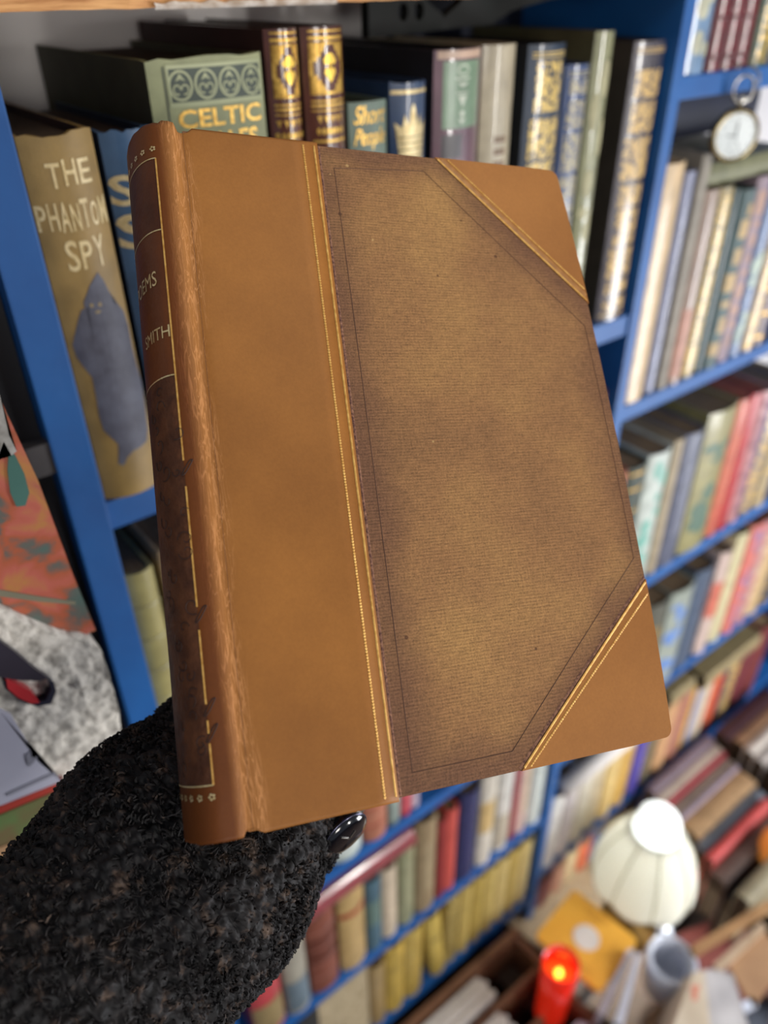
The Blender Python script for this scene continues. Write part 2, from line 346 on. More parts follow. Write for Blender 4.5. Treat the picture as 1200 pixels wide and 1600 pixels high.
# gold rules
def strip(p, q, wd, z, name, m, n=24, dots=False):
    bm = bmesh.new()
    p = Vector(p); q = Vector(q); d = (q - p); L_ = d.length; d.normalize(); nn = Vector((-d.y, d.x))
    if dots:
        k = 0.0; 
        while k < L_ - 0.0008:
            c = p + d * (k + 0.0004); ring = []
            for a in range(6):
                an = a * math.pi / 3; o = c + d * math.cos(an) * 0.00052 + nn * math.sin(an) * wd
                x, y = P2(o.x, o.y); ring.append(bm.verts.new((x, y, z)))
            x, y = P2(c.x, c.y); top = bm.verts.new((x, y, z + 0.00018))
            for a in range(6): bm.faces.new((ring[a], ring[(a + 1) % 6], top))
            k += 0.00105
        # thin gold line under the beads
    rows = []
    w2 = wd * (0.45 if dots else 1.0)
    for i in range(n + 1):
        c = p + d * L_ * i / n; r = []
        for s_ in (-1, 0, 1):
            o = c + nn * w2 * s_; x, y = P2(o.x, o.y); r.append(bm.verts.new((x, y, z + (0.00012 if s_ == 0 else -0.00005))))
        rows.append(r)
    for i in range(n):
        for k in range(2): bm.faces.new((rows[i][k], rows[i][k + 1], rows[i + 1][k + 1], rows[i + 1][k]))
    return obj(name, bm, m, held)
goldr = mat('gold_rule', RGB(236, 188, 104), RGB(206, 150, 70), rough=0.42, scale=500, metal=0.35)
brown_in = mat('burnt_gold_rule', RGB(170, 116, 58), RGB(146, 96, 46), rough=0.5, scale=300)
strip((0.0502, 0.0006), (0.0480, 0.2494), 0.00052, 0.00055, 'beaded_gold_line', goldr, dots=True)
strip((0.0548, 0.0006), (0.0520, 0.2494), 0.00042, 0.00055, 'gold_line', goldr)
def corner_lines(p0, p1, q0, q1):
    strip(p0, p1, 0.00045, 0.00050, 'gold_line', goldr)
    strip(q0, q1, 0.00048, 0.00050, 'beaded_gold_line', goldr, dots=True)
corner_lines((0.1098, 0.0006), (BW - 0.0003, 0.0640), (0.1146, 0.0006), (BW - 0.0002, 0.0588))
corner_lines((0.1022, BH - 0.0006), (BW - 0.0003, 0.1893), (0.1048, BH - 0.0006), (BW - 0.0003, 0.1940))
strip((0.1118, 0.0005), (BW - 0.0002, 0.0618), 0.0011, 0.00041, 'burnt_rule', brown_in)
# tooled blind line round the cloth panel
blind = mat('blind_tooled_line', RGB(98, 68, 50), RGB(80, 54, 40), rough=0.8)
bp_ = [(0.0622, 0.0095), (0.1020, 0.0068), (0.1655, 0.0760), (0.1662, 0.1790), (0.0985, 0.2430), (0.0592, 0.2430)]
bpi = bp_ + [bp_[0]]
for p, q in zip(bpi, bpi[1:]): strip(p, q, 0.00017, 0.00008, 'blind_line', blind)
# frayed cloth edge showing beside the leather
fray = mat('frayed_cloth_edge', RGB(84, 52, 44), RGB(150, 108, 84), rough=0.9, scale=900)
strip((0.0568, 0.0004), (0.0538, 0.2496), 0.0005, 0.00010, 'cloth_edge', fray)
strip((0.1004, BH - 0.0006), (BW - 0.0002, 0.1872), 0.0006, 0.00012, 'cloth_edge', fray)
# spine tooling
def sp_rect(bm, s0, s1, v0, v1, off=0.0002, ns=6, nv=None):
    nv = nv or max(1, int(abs(v1 - v0) / 0.004)); g = []
    for j in range(nv + 1):
        g.append([bm.verts.new(spine_pt(s0 + (s1 - s0) * i / ns, v0 + (v1 - v0) * j / nv, off)) for i in range(ns + 1)])
    for j in range(nv):
        for i in range(ns): bm.faces.new((g[j][i], g[j][i + 1], g[j + 1][i + 1], g[j + 1][i]))
SL = 0.0128                                   # gold upright line on the visible side of the back
SR = 0.0490
def dark_panel(name, v0, v1, m):
    bm = bmesh.new(); sp_rect(bm, SL, SR, v0, v1, 0.00012, ns=20); return obj(name, bm, m, held, smooth=True)
pan1 = mat('dark_spine_panel', RGB(92, 48, 20), RGB(70, 34, 14), rough=0.55, scale=60, bump=0.3, bscale=400, spec=0.3)
pan2 = mat('title_spine_panel', RGB(108, 58, 22), RGB(90, 46, 18), rough=0.5, scale=40, bump=0.2, bscale=500, spec=0.3)
pan3 = mat('mottled_spine_panel', RGB(92, 54, 30), RGB(66, 36, 20), rough=0.6, scale=130, bump=0.9, bscale=260, spec=0.3)
dark_panel('spine_panel', 0.0135, 0.0425, pan1)
dark_panel('spine_panel', 0.0425, 0.0980, pan2)
dark_panel('spine_panel', 0.0980, 0.2340, pan3)
bm = bmesh.new()
for v0, v1 in ((0.0135, 0.129), (0.138, 0.1785), (0.186, 0.2095), (0.2145, 0.2185), (0.2215, 0.2340)):
    for s in (SL, SR): sp_rect(bm, s - 0.00028, s + 0.00028, v0, v1, 0.00028, ns=1)
obj('gold_frame_line', bm, goldr, held)
bm = bmesh.new()
for v in (0.0135, 0.0425, 0.0980, 0.2340): sp_rect(bm, SL, SR, v - 0.00022, v + 0.00022, 0.00028, ns=24, nv=1)
obj('gold_cross_line', bm, palegold, held)
bm = bmesh.new()
for v in (0.0095, 0.2375):
    for k in range(9):
        s = SL + 0.0008 + (SR - SL - 0.0016) * k / 8
        for a in range(5):
            cx = s + 0.00075 * math.cos(a * 1.2566); cv = v + 0.00075 * math.sin(a * 1.2566)
            f = [bm.verts.new(spine_pt(cx + 0.00042 * math.cos(q * 1.0472), cv + 0.00042 * math.sin(q * 1.0472), 0.00028)) for q in range(6)]
            bm.faces.new(f)
obj('gold_flower_row', bm, palegold, held)
# blind-tooled foliage scrolls on the lower spine
bm = bmesh.new(); rnd = random.Random(3)
def scroll(s, v, r, a0, turns):
    pts = []
    for i in range(22):
        t = i / 21; a = a0 + turns * t * 6.283; q = r * (1 - 0.8 * t)
        pts.append(spine_pt(min(max(s + q * math.cos(a), 0.008), 0.045), v + q * math.sin(a), 0.00022))
    tube(bm, pts, 0.00016, 4)
for k in range(34):
    v = 0.104 + 0.124 * k / 33 + rnd.uniform(-0.002, 0.002); s = rnd.uniform(SL + 0.001, 0.026)
    scroll(s, v, rnd.uniform(0.0015, 0.0034), rnd.uniform(0, 6.28), rnd.choice((-0.9, 0.9, 0.7)))
for v in (0.133, 0.1825, 0.212, 0.220):
    for sgn in (-1, 1):
        pts = [spine_pt(SL + 0.001 - 0.004 * t + sgn * 0.0006 * math.sin(3.14 * t), v + 0.001 - 0.005 * t * 1.0 + sgn * 0.0018 * math.sin(3.14 * t), 0.00025) for t in [i / 8 for i in range(9)]]
        tube(bm, pts, 0.00018, 4)
obj('tooled_foliage', bm, mat('blind_tooled_foliage', RGB(58, 34, 26), RGB(44, 26, 20), rough=0.7), held)

# ------------------------------------------------------------------ text helper
def text_polys(s, size=1.0, offset=0.0, shear=0.0, res=3):
    c = bpy.data.curves.new('t', 'FONT'); c.body = s; c.size = size; c.offset = offset; c.shear = shear; c.resolution_u = res
    c.align_x = 'CENTER'; c.align_y = 'CENTER'
    o = bpy.data.objects.new('t', c); COL.objects.link(o)
    dg = bpy.context.evaluated_depsgraph_get(); me = bpy.data.meshes.new_from_object(o.evaluated_get(dg))
    vs = [(v.co.x, v.co.y) for v in me.vertices]; fs = [tuple(p.vertices) for p in me.polygons]
    bpy.data.objects.remove(o); bpy.data.curves.remove(c); bpy.data.meshes.remove(me)
    return vs, fs
def add_2d(bm, vs, fs, cx=0, cz=0, sx=1, sz=1, rot=0):
    c, s = math.cos(rot), math.sin(rot)
    V = [bm.verts.new((cx + (x * c * sx - y * s * sz), 0, cz + (x * s * sx + y * c * sz))) for x, y in vs]
    for f in fs:
        try: bm.faces.new([V[i] for i in f])
        except ValueError: pass
# title on the held book: letters run round the back, read with the spine upright
def spine_text(s, v, size, name, squeeze=0.8):
    vs, fs = text_polys(s, size, 0.0)
    bm = bmesh.new(); V = [bm.verts.new(spine_pt(0.5 * (SL + SR) - x * squeeze, v - y, 0.0003)) for x, y in vs]
    for f in fs: bm.faces.new([V[i] for i in f])
    obj(name, bm, palegold, held)
spine_text('POEMS', 0.0088, 0.0, 'title_lettering') if False else None
def spine_text_at(txt, s_end, v, size, name, squeeze):
    """last letter ends at arc position s_end, the word continues round the back"""
    vs, fs = text_polys(txt, size, 0.0); mxx = max(x for x, y in vs)
    bm = bmesh.new()
    V = [bm.verts.new((x, 0, y)) for x, y in vs]
    for f in fs: bm.faces.new([V[i] for i in f])
    for vv in bm.verts:
        vv.co = spine_pt(s_end + (mxx - vv.co.x) * squeeze, v - vv.co.z, 0.0003)
    obj(name, bm, palegold, held)
spine_text_at('POEMS', SL + 0.0038, 0.0608, 0.0080, 'title_lettering', 0.72)
spine_text_at('SMITH', SL + 0.0006, 0.0818, 0.0066, 'author_lettering', 0.80)

# ------------------------------------------------------------------ generic shelf books
LABELS = []
def setlabel(o, label, cat='book', group=None):
    LABELS.append(label); return tag(o, label, cat, group)
class Book:
    """a bound volume: origin at the foot of the spine, x along the shelf, y into it, z up"""
    def __init__(s, w, h, dep, color, loc, rot=(0, 0, 0), gloss=0.5, bulge=0.004, name='book', page=None, band=0, kind='cloth', fray=0.0, boards=0.0022, side=None):
        s.w, s.h, s.bulge = w, h, bulge
        s.root = empty(name, loc, rot); s.color = color
        m = cmat(color, gloss, kind); bm = bmesh.new(); rnd = random.Random(int(loc[0] * 9999) + int(loc[2] * 777))
        n = 10; t = min(boards, w * 0.16)
        out = [(w / 2, dep)] + [(w / 2, 0.006), (w / 2, 0.0)]
        for i in range(1, n): x = w / 2 - w * i / n; out.append((x, s.yf(x)))
        out += [(-w / 2, 0.0), (-w / 2, 0.006), (-w / 2, dep)]
        inn = []
        for i, (x, y) in enumerate(out):
            k = (w / 2 - t) / (w / 2); inn.append((x * k, y + (t if 1 < i < len(out) - 2 else 0)))
        zs = [0, 0.002] + [h * q for q in (0.25, 0.5, 0.75)] + [h - 0.002, h]
        ro, ri = [], []
        for k, z in enumerate(zs):
            ro.append([]); ri.append([])
            for i in range(len(out)):
                dz = 0
                if fray and k == len(zs) - 1 and 1 < i < len(out) - 2: dz = rnd.uniform(-fray, fray)
                ro[-1].append(bm.verts.new((out[i][0], out[i][1], z + dz))); ri[-1].append(bm.verts.new((inn[i][0], inn[i][1], z + dz)))
        for k in range(len(zs) - 1):
            for i in range(len(out) - 1):
                bm.faces.new((ro[k][i], ro[k][i + 1], ro[k + 1][i + 1], ro[k + 1][i]))
                bm.faces.new((ri[k][i + 1], ri[k][i], ri[k + 1][i], ri[k + 1][i + 1]))
            for i in (0, len(out) - 1):
                bm.faces.new((ro[k][i], ri[k][i], ri[k + 1][i], ro[k + 1][i]))
        for k in (0, len(zs) - 1):
            for i in range(len(out) - 1): bm.faces.new((ro[k][i], ro[k][i + 1], ri[k][i + 1], ri[k][i]))
        s.cover = obj('cover', bm, m, s.root)
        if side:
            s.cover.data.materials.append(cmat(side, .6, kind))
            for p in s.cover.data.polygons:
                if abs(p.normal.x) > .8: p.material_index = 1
        for p in s.cover.data.polygons: p.use_smooth = True
        try:
            bmx = bmesh.new(); bmx.from_mesh(s.cover.data)
            for e in bmx.edges:
                if len(e.link_faces) == 2 and e.calc_face_angle(0) > 0.6: e.smooth = False
            bmx.to_mesh(s.cover.data); bmx.free()
        except Exception: pass
        pm = page or pagedark
        box_obj('page_block', (-w / 2 + t, w / 2 - t, 0.0005 + t, dep - 0.004, 0.0025, h - 0.004), pm, s.root)
        if band:
            for k in range(band):
                z = h * (k + 1) / (band + 1); bm = bmesh.new()
                bb = []
                for zz, o_ in ((z - 0.0022, 0), (z - 0.001, 0.0014), (z + 0.001, 0.0014), (z + 0.0022, 0)):
                    bb.append([bm.verts.new((-w / 2 + w * i / n, s.yf(-w / 2 + w * i / n) - o_ - 0.0001, zz)) for i in range(n + 1)])
                for a in range(3):
                    for i in range(n): bm.faces.new((bb[a][i], bb[a][i + 1], bb[a + 1][i + 1], bb[a + 1][i]))
                obj('raised_band', bm, m, s.root, smooth=True)
    def yf(s, x): return -s.bulge * max(0.0, 1 - (2 * x / s.w) ** 2)
    def deco(s, name, shapes, m, off=0.00025, label=None, parent=None):
        bm = bmesh.new(); w, h = s.w, s.h
        for sh in shapes:
            k = sh[0]
            if k == 'rect':
                x0, x1, z0, z1 = sh[1:]; V = [bm.verts.new(p) for p in ((x0, 0, z0), (x1, 0, z0), (x1, 0, z1), (x0, 0, z1))]; bm.faces.new(V)
            elif k == 'poly':
                f = bm.faces.new([bm.verts.new((x, 0, z)) for x, z in sh[1]])
            elif k == 'disc':
                cx, cz, rx, rz = sh[1:]; bm.faces.new([bm.verts.new((cx + rx * math.cos(a * 0.3927), 0, cz + rz * math.sin(a * 0.3927))) for a in range(16)])
            elif k == 'ring':
                cx, cz, rx, rz, t = sh[1:5 + 1]; a0, a1 = (sh[6], sh[7]) if len(sh) > 6 else (0, 6.2832); N = 20; pr = None
                for i in range(N + 1):
                    a = a0 + (a1 - a0) * i / N
                    c = (bm.verts.new((cx + (rx - t) * math.cos(a), 0, cz + (rz - t) * math.sin(a))), bm.verts.new((cx + rx * math.cos(a), 0, cz + rz * math.sin(a))))
                    if pr: bm.faces.new((pr[0], pr[1], c[1], c[0]))
                    pr = c
            elif k == 'fit':
                txt, x0, x1, z0, z1 = sh[1:6]; emb = sh[6] if len(sh) > 6 else 0.0; shr = sh[7] if len(sh) > 7 else 0.0
                vs, fs = text_polys(txt, 1.0, emb, shr); ax = [p[0] for p in vs]; az = [p[1] for p in vs]
                kx = (x1 - x0) / (max(ax) - min(ax)); kz = (z1 - z0) / (max(az) - min(az))
                add_2d(bm, [(x0 + (p[0] - min(ax)) * kx, z0 + (p[1] - min(az)) * kz) for p in vs], fs)
            elif k == 'text':
                txt, cx, cz, size, sx = sh[1:6]; emb = sh[6] if len(sh) > 6 else 0.0; shr = sh[7] if len(sh) > 7 else 0.0; rot = sh[8] if len(sh) > 8 else 0.0
                vs, fs = text_polys(txt, 1.0, emb, shr); add_2d(bm, vs, fs, cx, cz, size * sx, size, rot)
        if s.bulge > 0:
            bmesh.ops.triangulate(bm, faces=[f for f in bm.faces if len(f.verts) > 4])
            st = w / 14
            for i in range(-7, 8):
                bmesh.ops.bisect_plane(bm, geom=bm.verts[:] + bm.edges[:] + bm.faces[:], plane_co=(i * st, 0, 0), plane_no=(1, 0, 0))
        for v in bm.verts:
            x = max(-w / 2, min(w / 2, v.co.x)); v.co.x = x; v.co.y = s.yf(x) - off
        me = bpy.data.meshes.new(name)
        for f in bm.faces:
            f.normal_update()
            if f.normal.y > 0: f.normal_flip()
        bm.to_mesh(me); bm.free(); me.materials.append(m)
        o = bpy.data.objects.new(name, me); COL.objects.link(o); o.parent = parent or s.root
        if label: o['label'] = label
        return o

def shelf_book(x0, x1, ztop, zbase, color, yfront=0.0, dep=0.135, lean=0.0, **kw):
    w = (x1 - x0) * D; h = (ztop - zbase) * D
    return Book(w - 0.0006, h, dep, color, ((x0 + x1) / 2 * D, D + 0.0045 + yfront, EYE + zbase * D), (0, lean, 0), **kw)

# all-over gilt blocking: gold lace over the cover colour
def lace_mat(g, base):
    key = 'gilt_lace_%d_%d_%d_%d' % (g[0], g[1], base[0], base[2])
    if key in MATS: return MATS[key]
    m = bpy.data.materials.new(key); m.use_nodes = True; nt = m.node_tree; b = nt.nodes['Principled BSDF']; L = nt.links.new
    tc = nt.nodes.new('ShaderNodeTexCoord'); v = nt.nodes.new('ShaderNodeTexNoise'); v.inputs['Scale'].default_value = 260; v.inputs['Detail'].default_value = 1.5; v.inputs['Distortion'].default_value = 1.2; L(tc.outputs['Object'], v.inputs['Vector'])
    r = nt.nodes.new('ShaderNodeValToRGB'); e = r.color_ramp.elements; e[0].position = .44; e[0].color = RGB(*base); e[1].position = .50; e[1].color = RGB(*g)
    L(v.outputs[0], r.inputs[0]); L(r.outputs[0], b.inputs['Base Color']); b.inputs['Roughness'].default_value = .32; b.inputs['Coat Weight'].default_value = .5; b.inputs['Coat Roughness'].default_value = .12
    MATS[key] = m; return m
# blurred spine ornament styles
def ornament(b, style, rnd, c2=None):
    w, h = b.w, b.h; hw = w / 2
    m2 = cmat(c2, 0.5, 'ink') if c2 else gold
    if style == 'gilt':
        lace = lace_mat(c2 or (226, 186, 104), b.color)
        sh = []; z = .04
        while z < .93:
            t = min(rnd.uniform(.05, .16), .955 - z); q = hw * rnd.uniform(.66, .86); sh.append(('rect', -q, q, h * z, h * (z + t))); z += t + rnd.uniform(.008, .02)
        pn = b.deco('gilt_panel', sh, lace)
        b.deco('gilt_rule', [('rect', -hw * .84, hw * .84, h * z, h * (z + .004)) for z in (.02, .028, .965, .975)], m2)
    elif style == 'label':
        b.deco('title_label', [('rect', -hw * .8, hw * .8, h * .62, h * .84)], m2)
        b.deco('gilt_rule', [('rect', -hw * .8, hw * .8, h * z, h * (z + .01)) for z in (.1, .3, .5, .9)], gold)
    elif style == 'bands':
        b.deco('gilt_rule', [('rect', -hw * .9, hw * .9, h * z, h * (z + .014)) for z in (.05, .2, .35, .52, .68, .84, .95)], m2)
    elif style == 'block':
        z = .08; sh = []
        while z < .9:
            q = rnd.uniform(.3, .85) * hw; c = rnd.uniform(-.1, .1) * hw; dz = rnd.uniform(.03, .12)
            sh.append(('rect', c - q, c + q, h * z, h * min(.95, z + dz))); z += dz + rnd.uniform(.01, .06)
        b.deco('printed_design', sh, m2)
    elif style == 'patch':
        sh = []
        for k in range(9):
            cx = rnd.uniform(-.5, .5) * hw; cz = h * rnd.uniform(.08, .92); sh.append(('disc', cx, cz, hw * rnd.uniform(.25, .5), h * rnd.uniform(.02, .07)))
        b.deco('printed_design', sh, m2)
    elif style == 'low':
        b.deco('printed_panel', [('rect', -hw * .97, hw * .97, h * .04, h * .42)], m2)
    elif style == 'mid':
        b.deco('printed_panel', [('rect', -hw * .97, hw * .97, h * .38, h * .72)], m2)
    elif style == 'redband':
        b.deco('painted_band', [('rect', -hw * .99, hw * .99, h * .70, h * .75)], m2)
    elif style == 'lines':
        b.deco('title_marks', [('rect', -hw * .35, hw * .35, h * (.25 + .035 * k), h * (.268 + .035 * k)) for k in range(15)], m2)

# ------------------------------------------------------------------ room and bookcase
def st(o): o['kind'] = 'structure'; return o
st(box_obj('wall_back', (-1.6, 2.6, D + 0.185, D + 0.25, 0, 2.6), whitewall))
st(box_obj('floor', (-1.6, 2.6, -2.2, D + 0.25, -0.05, 0.0), mat('brown_floor', RGB(96, 72, 54), RGB(64, 46, 34), rough=0.7, scale=9)))
case = empty('bookcase', (0, D, 0)); tag(case, 'blue painted bookcase filled with old books behind the held volume', 'bookcase')
def cbox(name, x0, x1, z0, z1, m=blue, y0=0.0, y1=0.18, bev=0.0012, label=None):
    o = box_obj(name, (x0 * D, x1 * D, y0, y1, EYE + z0 * D, EYE + z1 * D), m, case, bev)
    if label: o['label'] = label
    return o
FL = -EYE / D
cbox('upright', 0.205, 0.257, FL, 0.9, y0=-0.006)
cbox('upright', 1.470, 1.504, FL, 0.9, y0=-0.003)
cbox('upright', 3.25, 3.29, FL, 0.9)
for z1 in (-0.627, -1.272, -1.905, -2.472, -2.985): cbox('shelf_board', 0.257, 1.470, z1 - 0.048, z1)
for z1 in (-0.163, -0.872, -1.552, -2.195, -2.865, -3.42): cbox('shelf_board', 1.504, 3.25, z1 - 0.042, z1)
# raw pine board with peeling white edge over the left bay
bm = bmesh.new(); nx = 60; zb = EYE - 0.0275 * D; rows = []
for i in range(nx + 1):
    x = 0.05 + 0.64 * i / nx * 1.0 * (0.62 / 0.64)
    j = 0.0012 * noise.noise(Vector((x * 60, 0, 0))) + 0.0006 * noise.noise(Vector((x * 220, 5, 0)))
    rows.append([bm.verts.new(p) for p in ((x, -0.004 + j, zb + j * 0.6 + 0.001), (x, -0.006 + j, zb + 0.006), (x, -0.006, zb + 0.028), (x, 0.17, zb + 0.028), (x, 0.17, zb))])
for i in range(nx):
    for k in range(5): bm.faces.new((rows[i][k], rows[i][(k + 1) % 5], rows[i + 1][(k + 1) % 5], rows[i + 1][k]))
bm.faces.new(rows[0]); bm.faces.new(rows[-1][::-1])
o = obj('pine_shelf', bm, pine, case); o['label'] = 'raw orange pine top shelf'
bm = bmesh.new(); rnd = random.Random(5); prev = None
for i in range(40):
    x = 0.186 + 0.105 * i / 39; hgt = 0.0030 + 0.0018 * noise.noise(Vector((x * 150, 1, 2))); c = [bm.verts.new(p) for p in ((x, -0.0062, zb + 0.0002), (x, -0.0075, zb + hgt * 0.5), (x, -0.0062, zb + hgt))]
    if prev:
        for k in range(2): bm.faces.new((prev[k], prev[k + 1], c[k + 1], c[k]))
    prev = c
obj('peeling_paint_edge', bm, mat('peeling_white_paint', RGB(226, 220, 212), RGB(170, 150, 130), rough=0.4, scale=120), case)
cbox('shaded_interior_panel', 1.12, 1.47, -0.62, 0.9, navyp, y0=0.165, y1=0.18, label='dark navy panel standing in for the shaded bookcase interior')  # dark colour stands in for shade inside the bookcase

# ------------------------------------------------------------------ top shelf of the left bay
GT = 'old books on the top left shelf'
ZB1 = -0.627
def place_label(b, s): setlabel(b.root, s, 'book', b.grp)
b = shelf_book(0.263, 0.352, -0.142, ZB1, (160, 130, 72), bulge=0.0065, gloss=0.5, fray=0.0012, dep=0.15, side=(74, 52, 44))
b.grp = GT; place_label(b, 'tan cloth book lettered The Phantom Spy with a grey hooded figure, beside the left upright')
w, h = b.w, b.h
X = lambda v, c: (v - c) * D
cg = mat('cream_gilt', RGB(228, 208, 158), RGB(204, 180, 126), rough=0.45, scale=300); c0 = 0.3075
def word(chars, x0, x1, z0, z1, hts, seed, emb=.012, sep=.18):
    r = random.Random(seed); n = len(chars); wd = (x1 - x0) / n; out = []
    for i_, ch in enumerate(chars):
        k = hts[i_ % len(hts)]; a = x0 + wd * i_; out.append(('fit', ch, a + wd * sep / 2, a + wd * (1 - sep / 2), z0 + (z1 - z0) * r.uniform(0, .08), z0 + (z1 - z0) * k, emb))
    return out
b.deco('title_lettering', word('THE', X(.284, c0), X(.340, c0), h * .882, h * .942, (.95, 1.05, 1.0), 1) + word('PHANTOM', X(.264, c0), X(.351, c0), h * .780, h * .850, (.95, 1, 1.02, .92, 1.04, .9, 1), 2) + word('SPY', X(.285, c0), X(.337, c0), h * .682, h * .762, (.98, .92, 1.0), 3), cg)
fig = [(0.0047, 0.672), (-0.0009, 0.643), (-0.0058, 0.604), (-0.004, 0.59), (-0.0078, 0.584), (-0.0104, 0.559), (-0.0137, 0.519), (-0.0157, 0.491), (-0.0152, 0.458), (-0.0133, 0.431), (-0.0102, 0.395), (-0.0106, 0.337), (-0.0114, 0.279), (-0.0108, 0.233), (-0.0081, 0.207), (-0.0049, 0.181), (-0.0056, 0.154), (-0.0073, 0.116), (-0.0044, 0.108), (-0.0014, 0.131), (0.0028, 0.144), (0.0078, 0.146), (0.0134, 0.153), (0.016, 0.188), (0.0174, 0.254), (0.0185, 0.334), (0.0174, 0.385), (0.0167, 0.444), (0.0171, 0.508), (0.0158, 0.55), (0.0132, 0.574), (0.0092, 0.584), (0.0091, 0.615), (0.0071, 0.65)]

fg = b.deco('hooded_figure', [('poly', [(x, h * z) for x, z in fig])], mat('slate_ink', RGB(96, 98, 112), RGB(76, 76, 88), rough=0.6, scale=90))
b.deco('face_marks', [('disc', -.0022, h * .592, .0010, .0012), ('disc', .0022, h * .590, .0010, .0012), ('disc', .0004, h * .572, .0016, .0008)], mat('tan_ink', RGB(150, 132, 96), rough=.6), off=0.0004, parent=fg)
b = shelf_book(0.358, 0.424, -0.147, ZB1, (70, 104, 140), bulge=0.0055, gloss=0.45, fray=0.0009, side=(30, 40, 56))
b.grp = GT; place_label(b, 'blue cloth book with cream curling S letters, just behind the spine of the held book')
b.deco('title_lettering', [('fit', 'S', -.0135, -.001, b.h * .825, b.h * .900, .02), ('fit', 'S', -.0135, .003, b.h * .715, b.h * .805, .02)], cg)
# Celtic Tales
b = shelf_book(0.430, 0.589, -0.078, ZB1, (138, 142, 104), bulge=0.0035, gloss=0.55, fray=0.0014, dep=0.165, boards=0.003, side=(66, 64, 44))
b.grp = GT; place_label(b, 'thick sage green book lettered Celtic Tales below a dark knotwork panel')
w, h = b.w, b.h; hw = w / 2
dk = mat('knotwork_ink', RGB(66, 76, 66), RGB(52, 60, 52), rough=.6); lt = mat('knotwork_relief', RGB(160, 164, 128), RGB(140, 146, 112), rough=.55)
b.deco('hinge_groove', [('rect', -hw * .76, -hw * .735, .004, h - .003)], dk)
xo = hw * .13; q = hw * .84
gd = b.deco('knotwork_ground', [('rect', xo - q, xo + q, h * .915, h * .988)], dk, off=.0002)
sh = [('rect', xo - q, xo + q, h * .982, h * .990), ('rect', xo - q, xo + q, h * .906, h * .916), ('rect', xo - q, xo - q + .0012, h * .906, h * .990), ('rect', xo + q - .0012, xo + q, h * .906, h * .990)]
for k in range(4):
    cx = xo - q + .0068 + k * (2 * q - .0136) / 3; cz = h * .949
    sh += [('ring', cx, cz, .0066, h * .031, .0012), ('ring', cx - .0021, cz - h * .008, .0023, h * .011, .0008, 0, 5.2), ('ring', cx + .0021, cz - h * .008, .0023, h * .011, .0008, -2.0, 3.2), ('poly', [(cx - .0028, cz + h * .008), (cx, cz + h * .024), (cx + .0028, cz + h * .008), (cx, cz + h * .013)])]
b.deco('knotwork_relief', sh, lt, off=.0004, parent=gd)
b.deco('title_lettering', [('fit', 'CELTIC', xo - q * .88, xo + q * .92, h * .862, h * .900, .02), ('fit', 'TALES', xo - q * .55, xo + q * .80, h * .808, h * .850, .02)], gold)
b.deco('gilt_ornament', [('rect', xo - q, xo + q, h * .55, h * .56), ('rect', xo - q, xo + q, h * .06, h * .07)], gold)
# two maroon gilt volumes
for (x0, x1, side) in ((0.594, 0.646, 'right beside the sage green book'), (0.650, 0.718, 'second one from the sage green book')):
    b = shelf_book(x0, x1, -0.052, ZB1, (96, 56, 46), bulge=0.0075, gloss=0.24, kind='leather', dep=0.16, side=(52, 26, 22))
    b.grp = GT; place_label(b, 'glossy maroon volume with gilt framed thistle panel, ' + side)
    w, h = b.w, b.h; q = w * .40
    fr = [('rect', -q, q, h * .990, h * .994), ('rect', -q, q, h * .975, h * .982), ('rect', -q, q, h * .966, h * .970), ('rect', -q, q, h * .864, h * .870), ('rect', -q, -q + .0018, h * .864, h * .97), ('rect', q - .0018, q, h * .864, h * .97),
          ('rect', -q, q, h * .848, h * .852), ('rect', -q, q, h * .838, h * .843), ('rect', -q, q, h * .828, h * .831)]
    for sx in (-1, 1):
        for (z, s_) in ((.868, 1), (.968, -1)):
            fr.append(('poly', [(sx * q, h * z), (sx * q * .15, h * z), (sx * q * .45, h * (z + s_ * .008)), (sx * q * .58, h * (z + s_ * .016)), (sx * q * .66, h * (z + s_ * .028)), (sx * q, h * (z + s_ * .034))]))
            for k in range(3): fr.append(('disc', sx * q * (.42 + .16 * k), h * (z + s_ * (.012 + .010 * k)), .0010, .0013))
    gf = b.deco('gilt_frame', fr, gold)
    b.deco('gilt_thistle', [('disc', 0, h * .938, .0028, .0026), ('disc', -.0022, h * .933, .0019, .0018), ('disc', .0022, h * .933, .0019, .0018), ('poly', [(0, h * .888), (.0036, h * .908), (.0030, h * .918), (0, h * .911), (-.0030, h * .918), (-.0036, h * .908)]), ('rect', -.0005, .0005, h * .905, h * .93)], mat('bright_gilt', RGB(248, 210, 90), RGB(226, 180, 70), rough=.35, metal=.4), off=.0004)
    sh = []
    for k in range(5): sh.append(('poly', [((k - 2) * .0036 - .0014, h * .818), ((k - 2) * .0036 + .0014, h * .818), ((k - 2) * .0036, h * .802)]))
    for k in range(7): sh.append(('disc', (k - 3) * .0027, h * .785, .0011, .0018))
    for z in (.76, .60, .58, .32, .30, .04): sh.append(('rect', -q, q, h * z, h * (z + .006)))
    b.deco('gilt_title', sh, gold)
b = shelf_book(0.723, 0.793, -0.146, ZB1, (104, 120, 106), bulge=0.003, gloss=0.5)
b.grp = GT; place_label(b, 'small grey green book with gilt script title, right of the maroon gilt volumes')
b.deco('title_lettering', [('fit', 'Short', -.0115, .0125, b.h * .940, b.h * .990, .008, .35), ('fit', 'People', -.0115, .0125, b.h * .868, b.h * .928, .008, .35)], gold)
b = shelf_book(0.798, 0.868, -0.126, ZB1, (44, 66, 98), bulge=0.006, gloss=0.32, fray=.0008)
b.grp = GT; place_label(b, 'navy book with a large cream crown on its spine')
w, h = b.w, b.h; q = w * .42
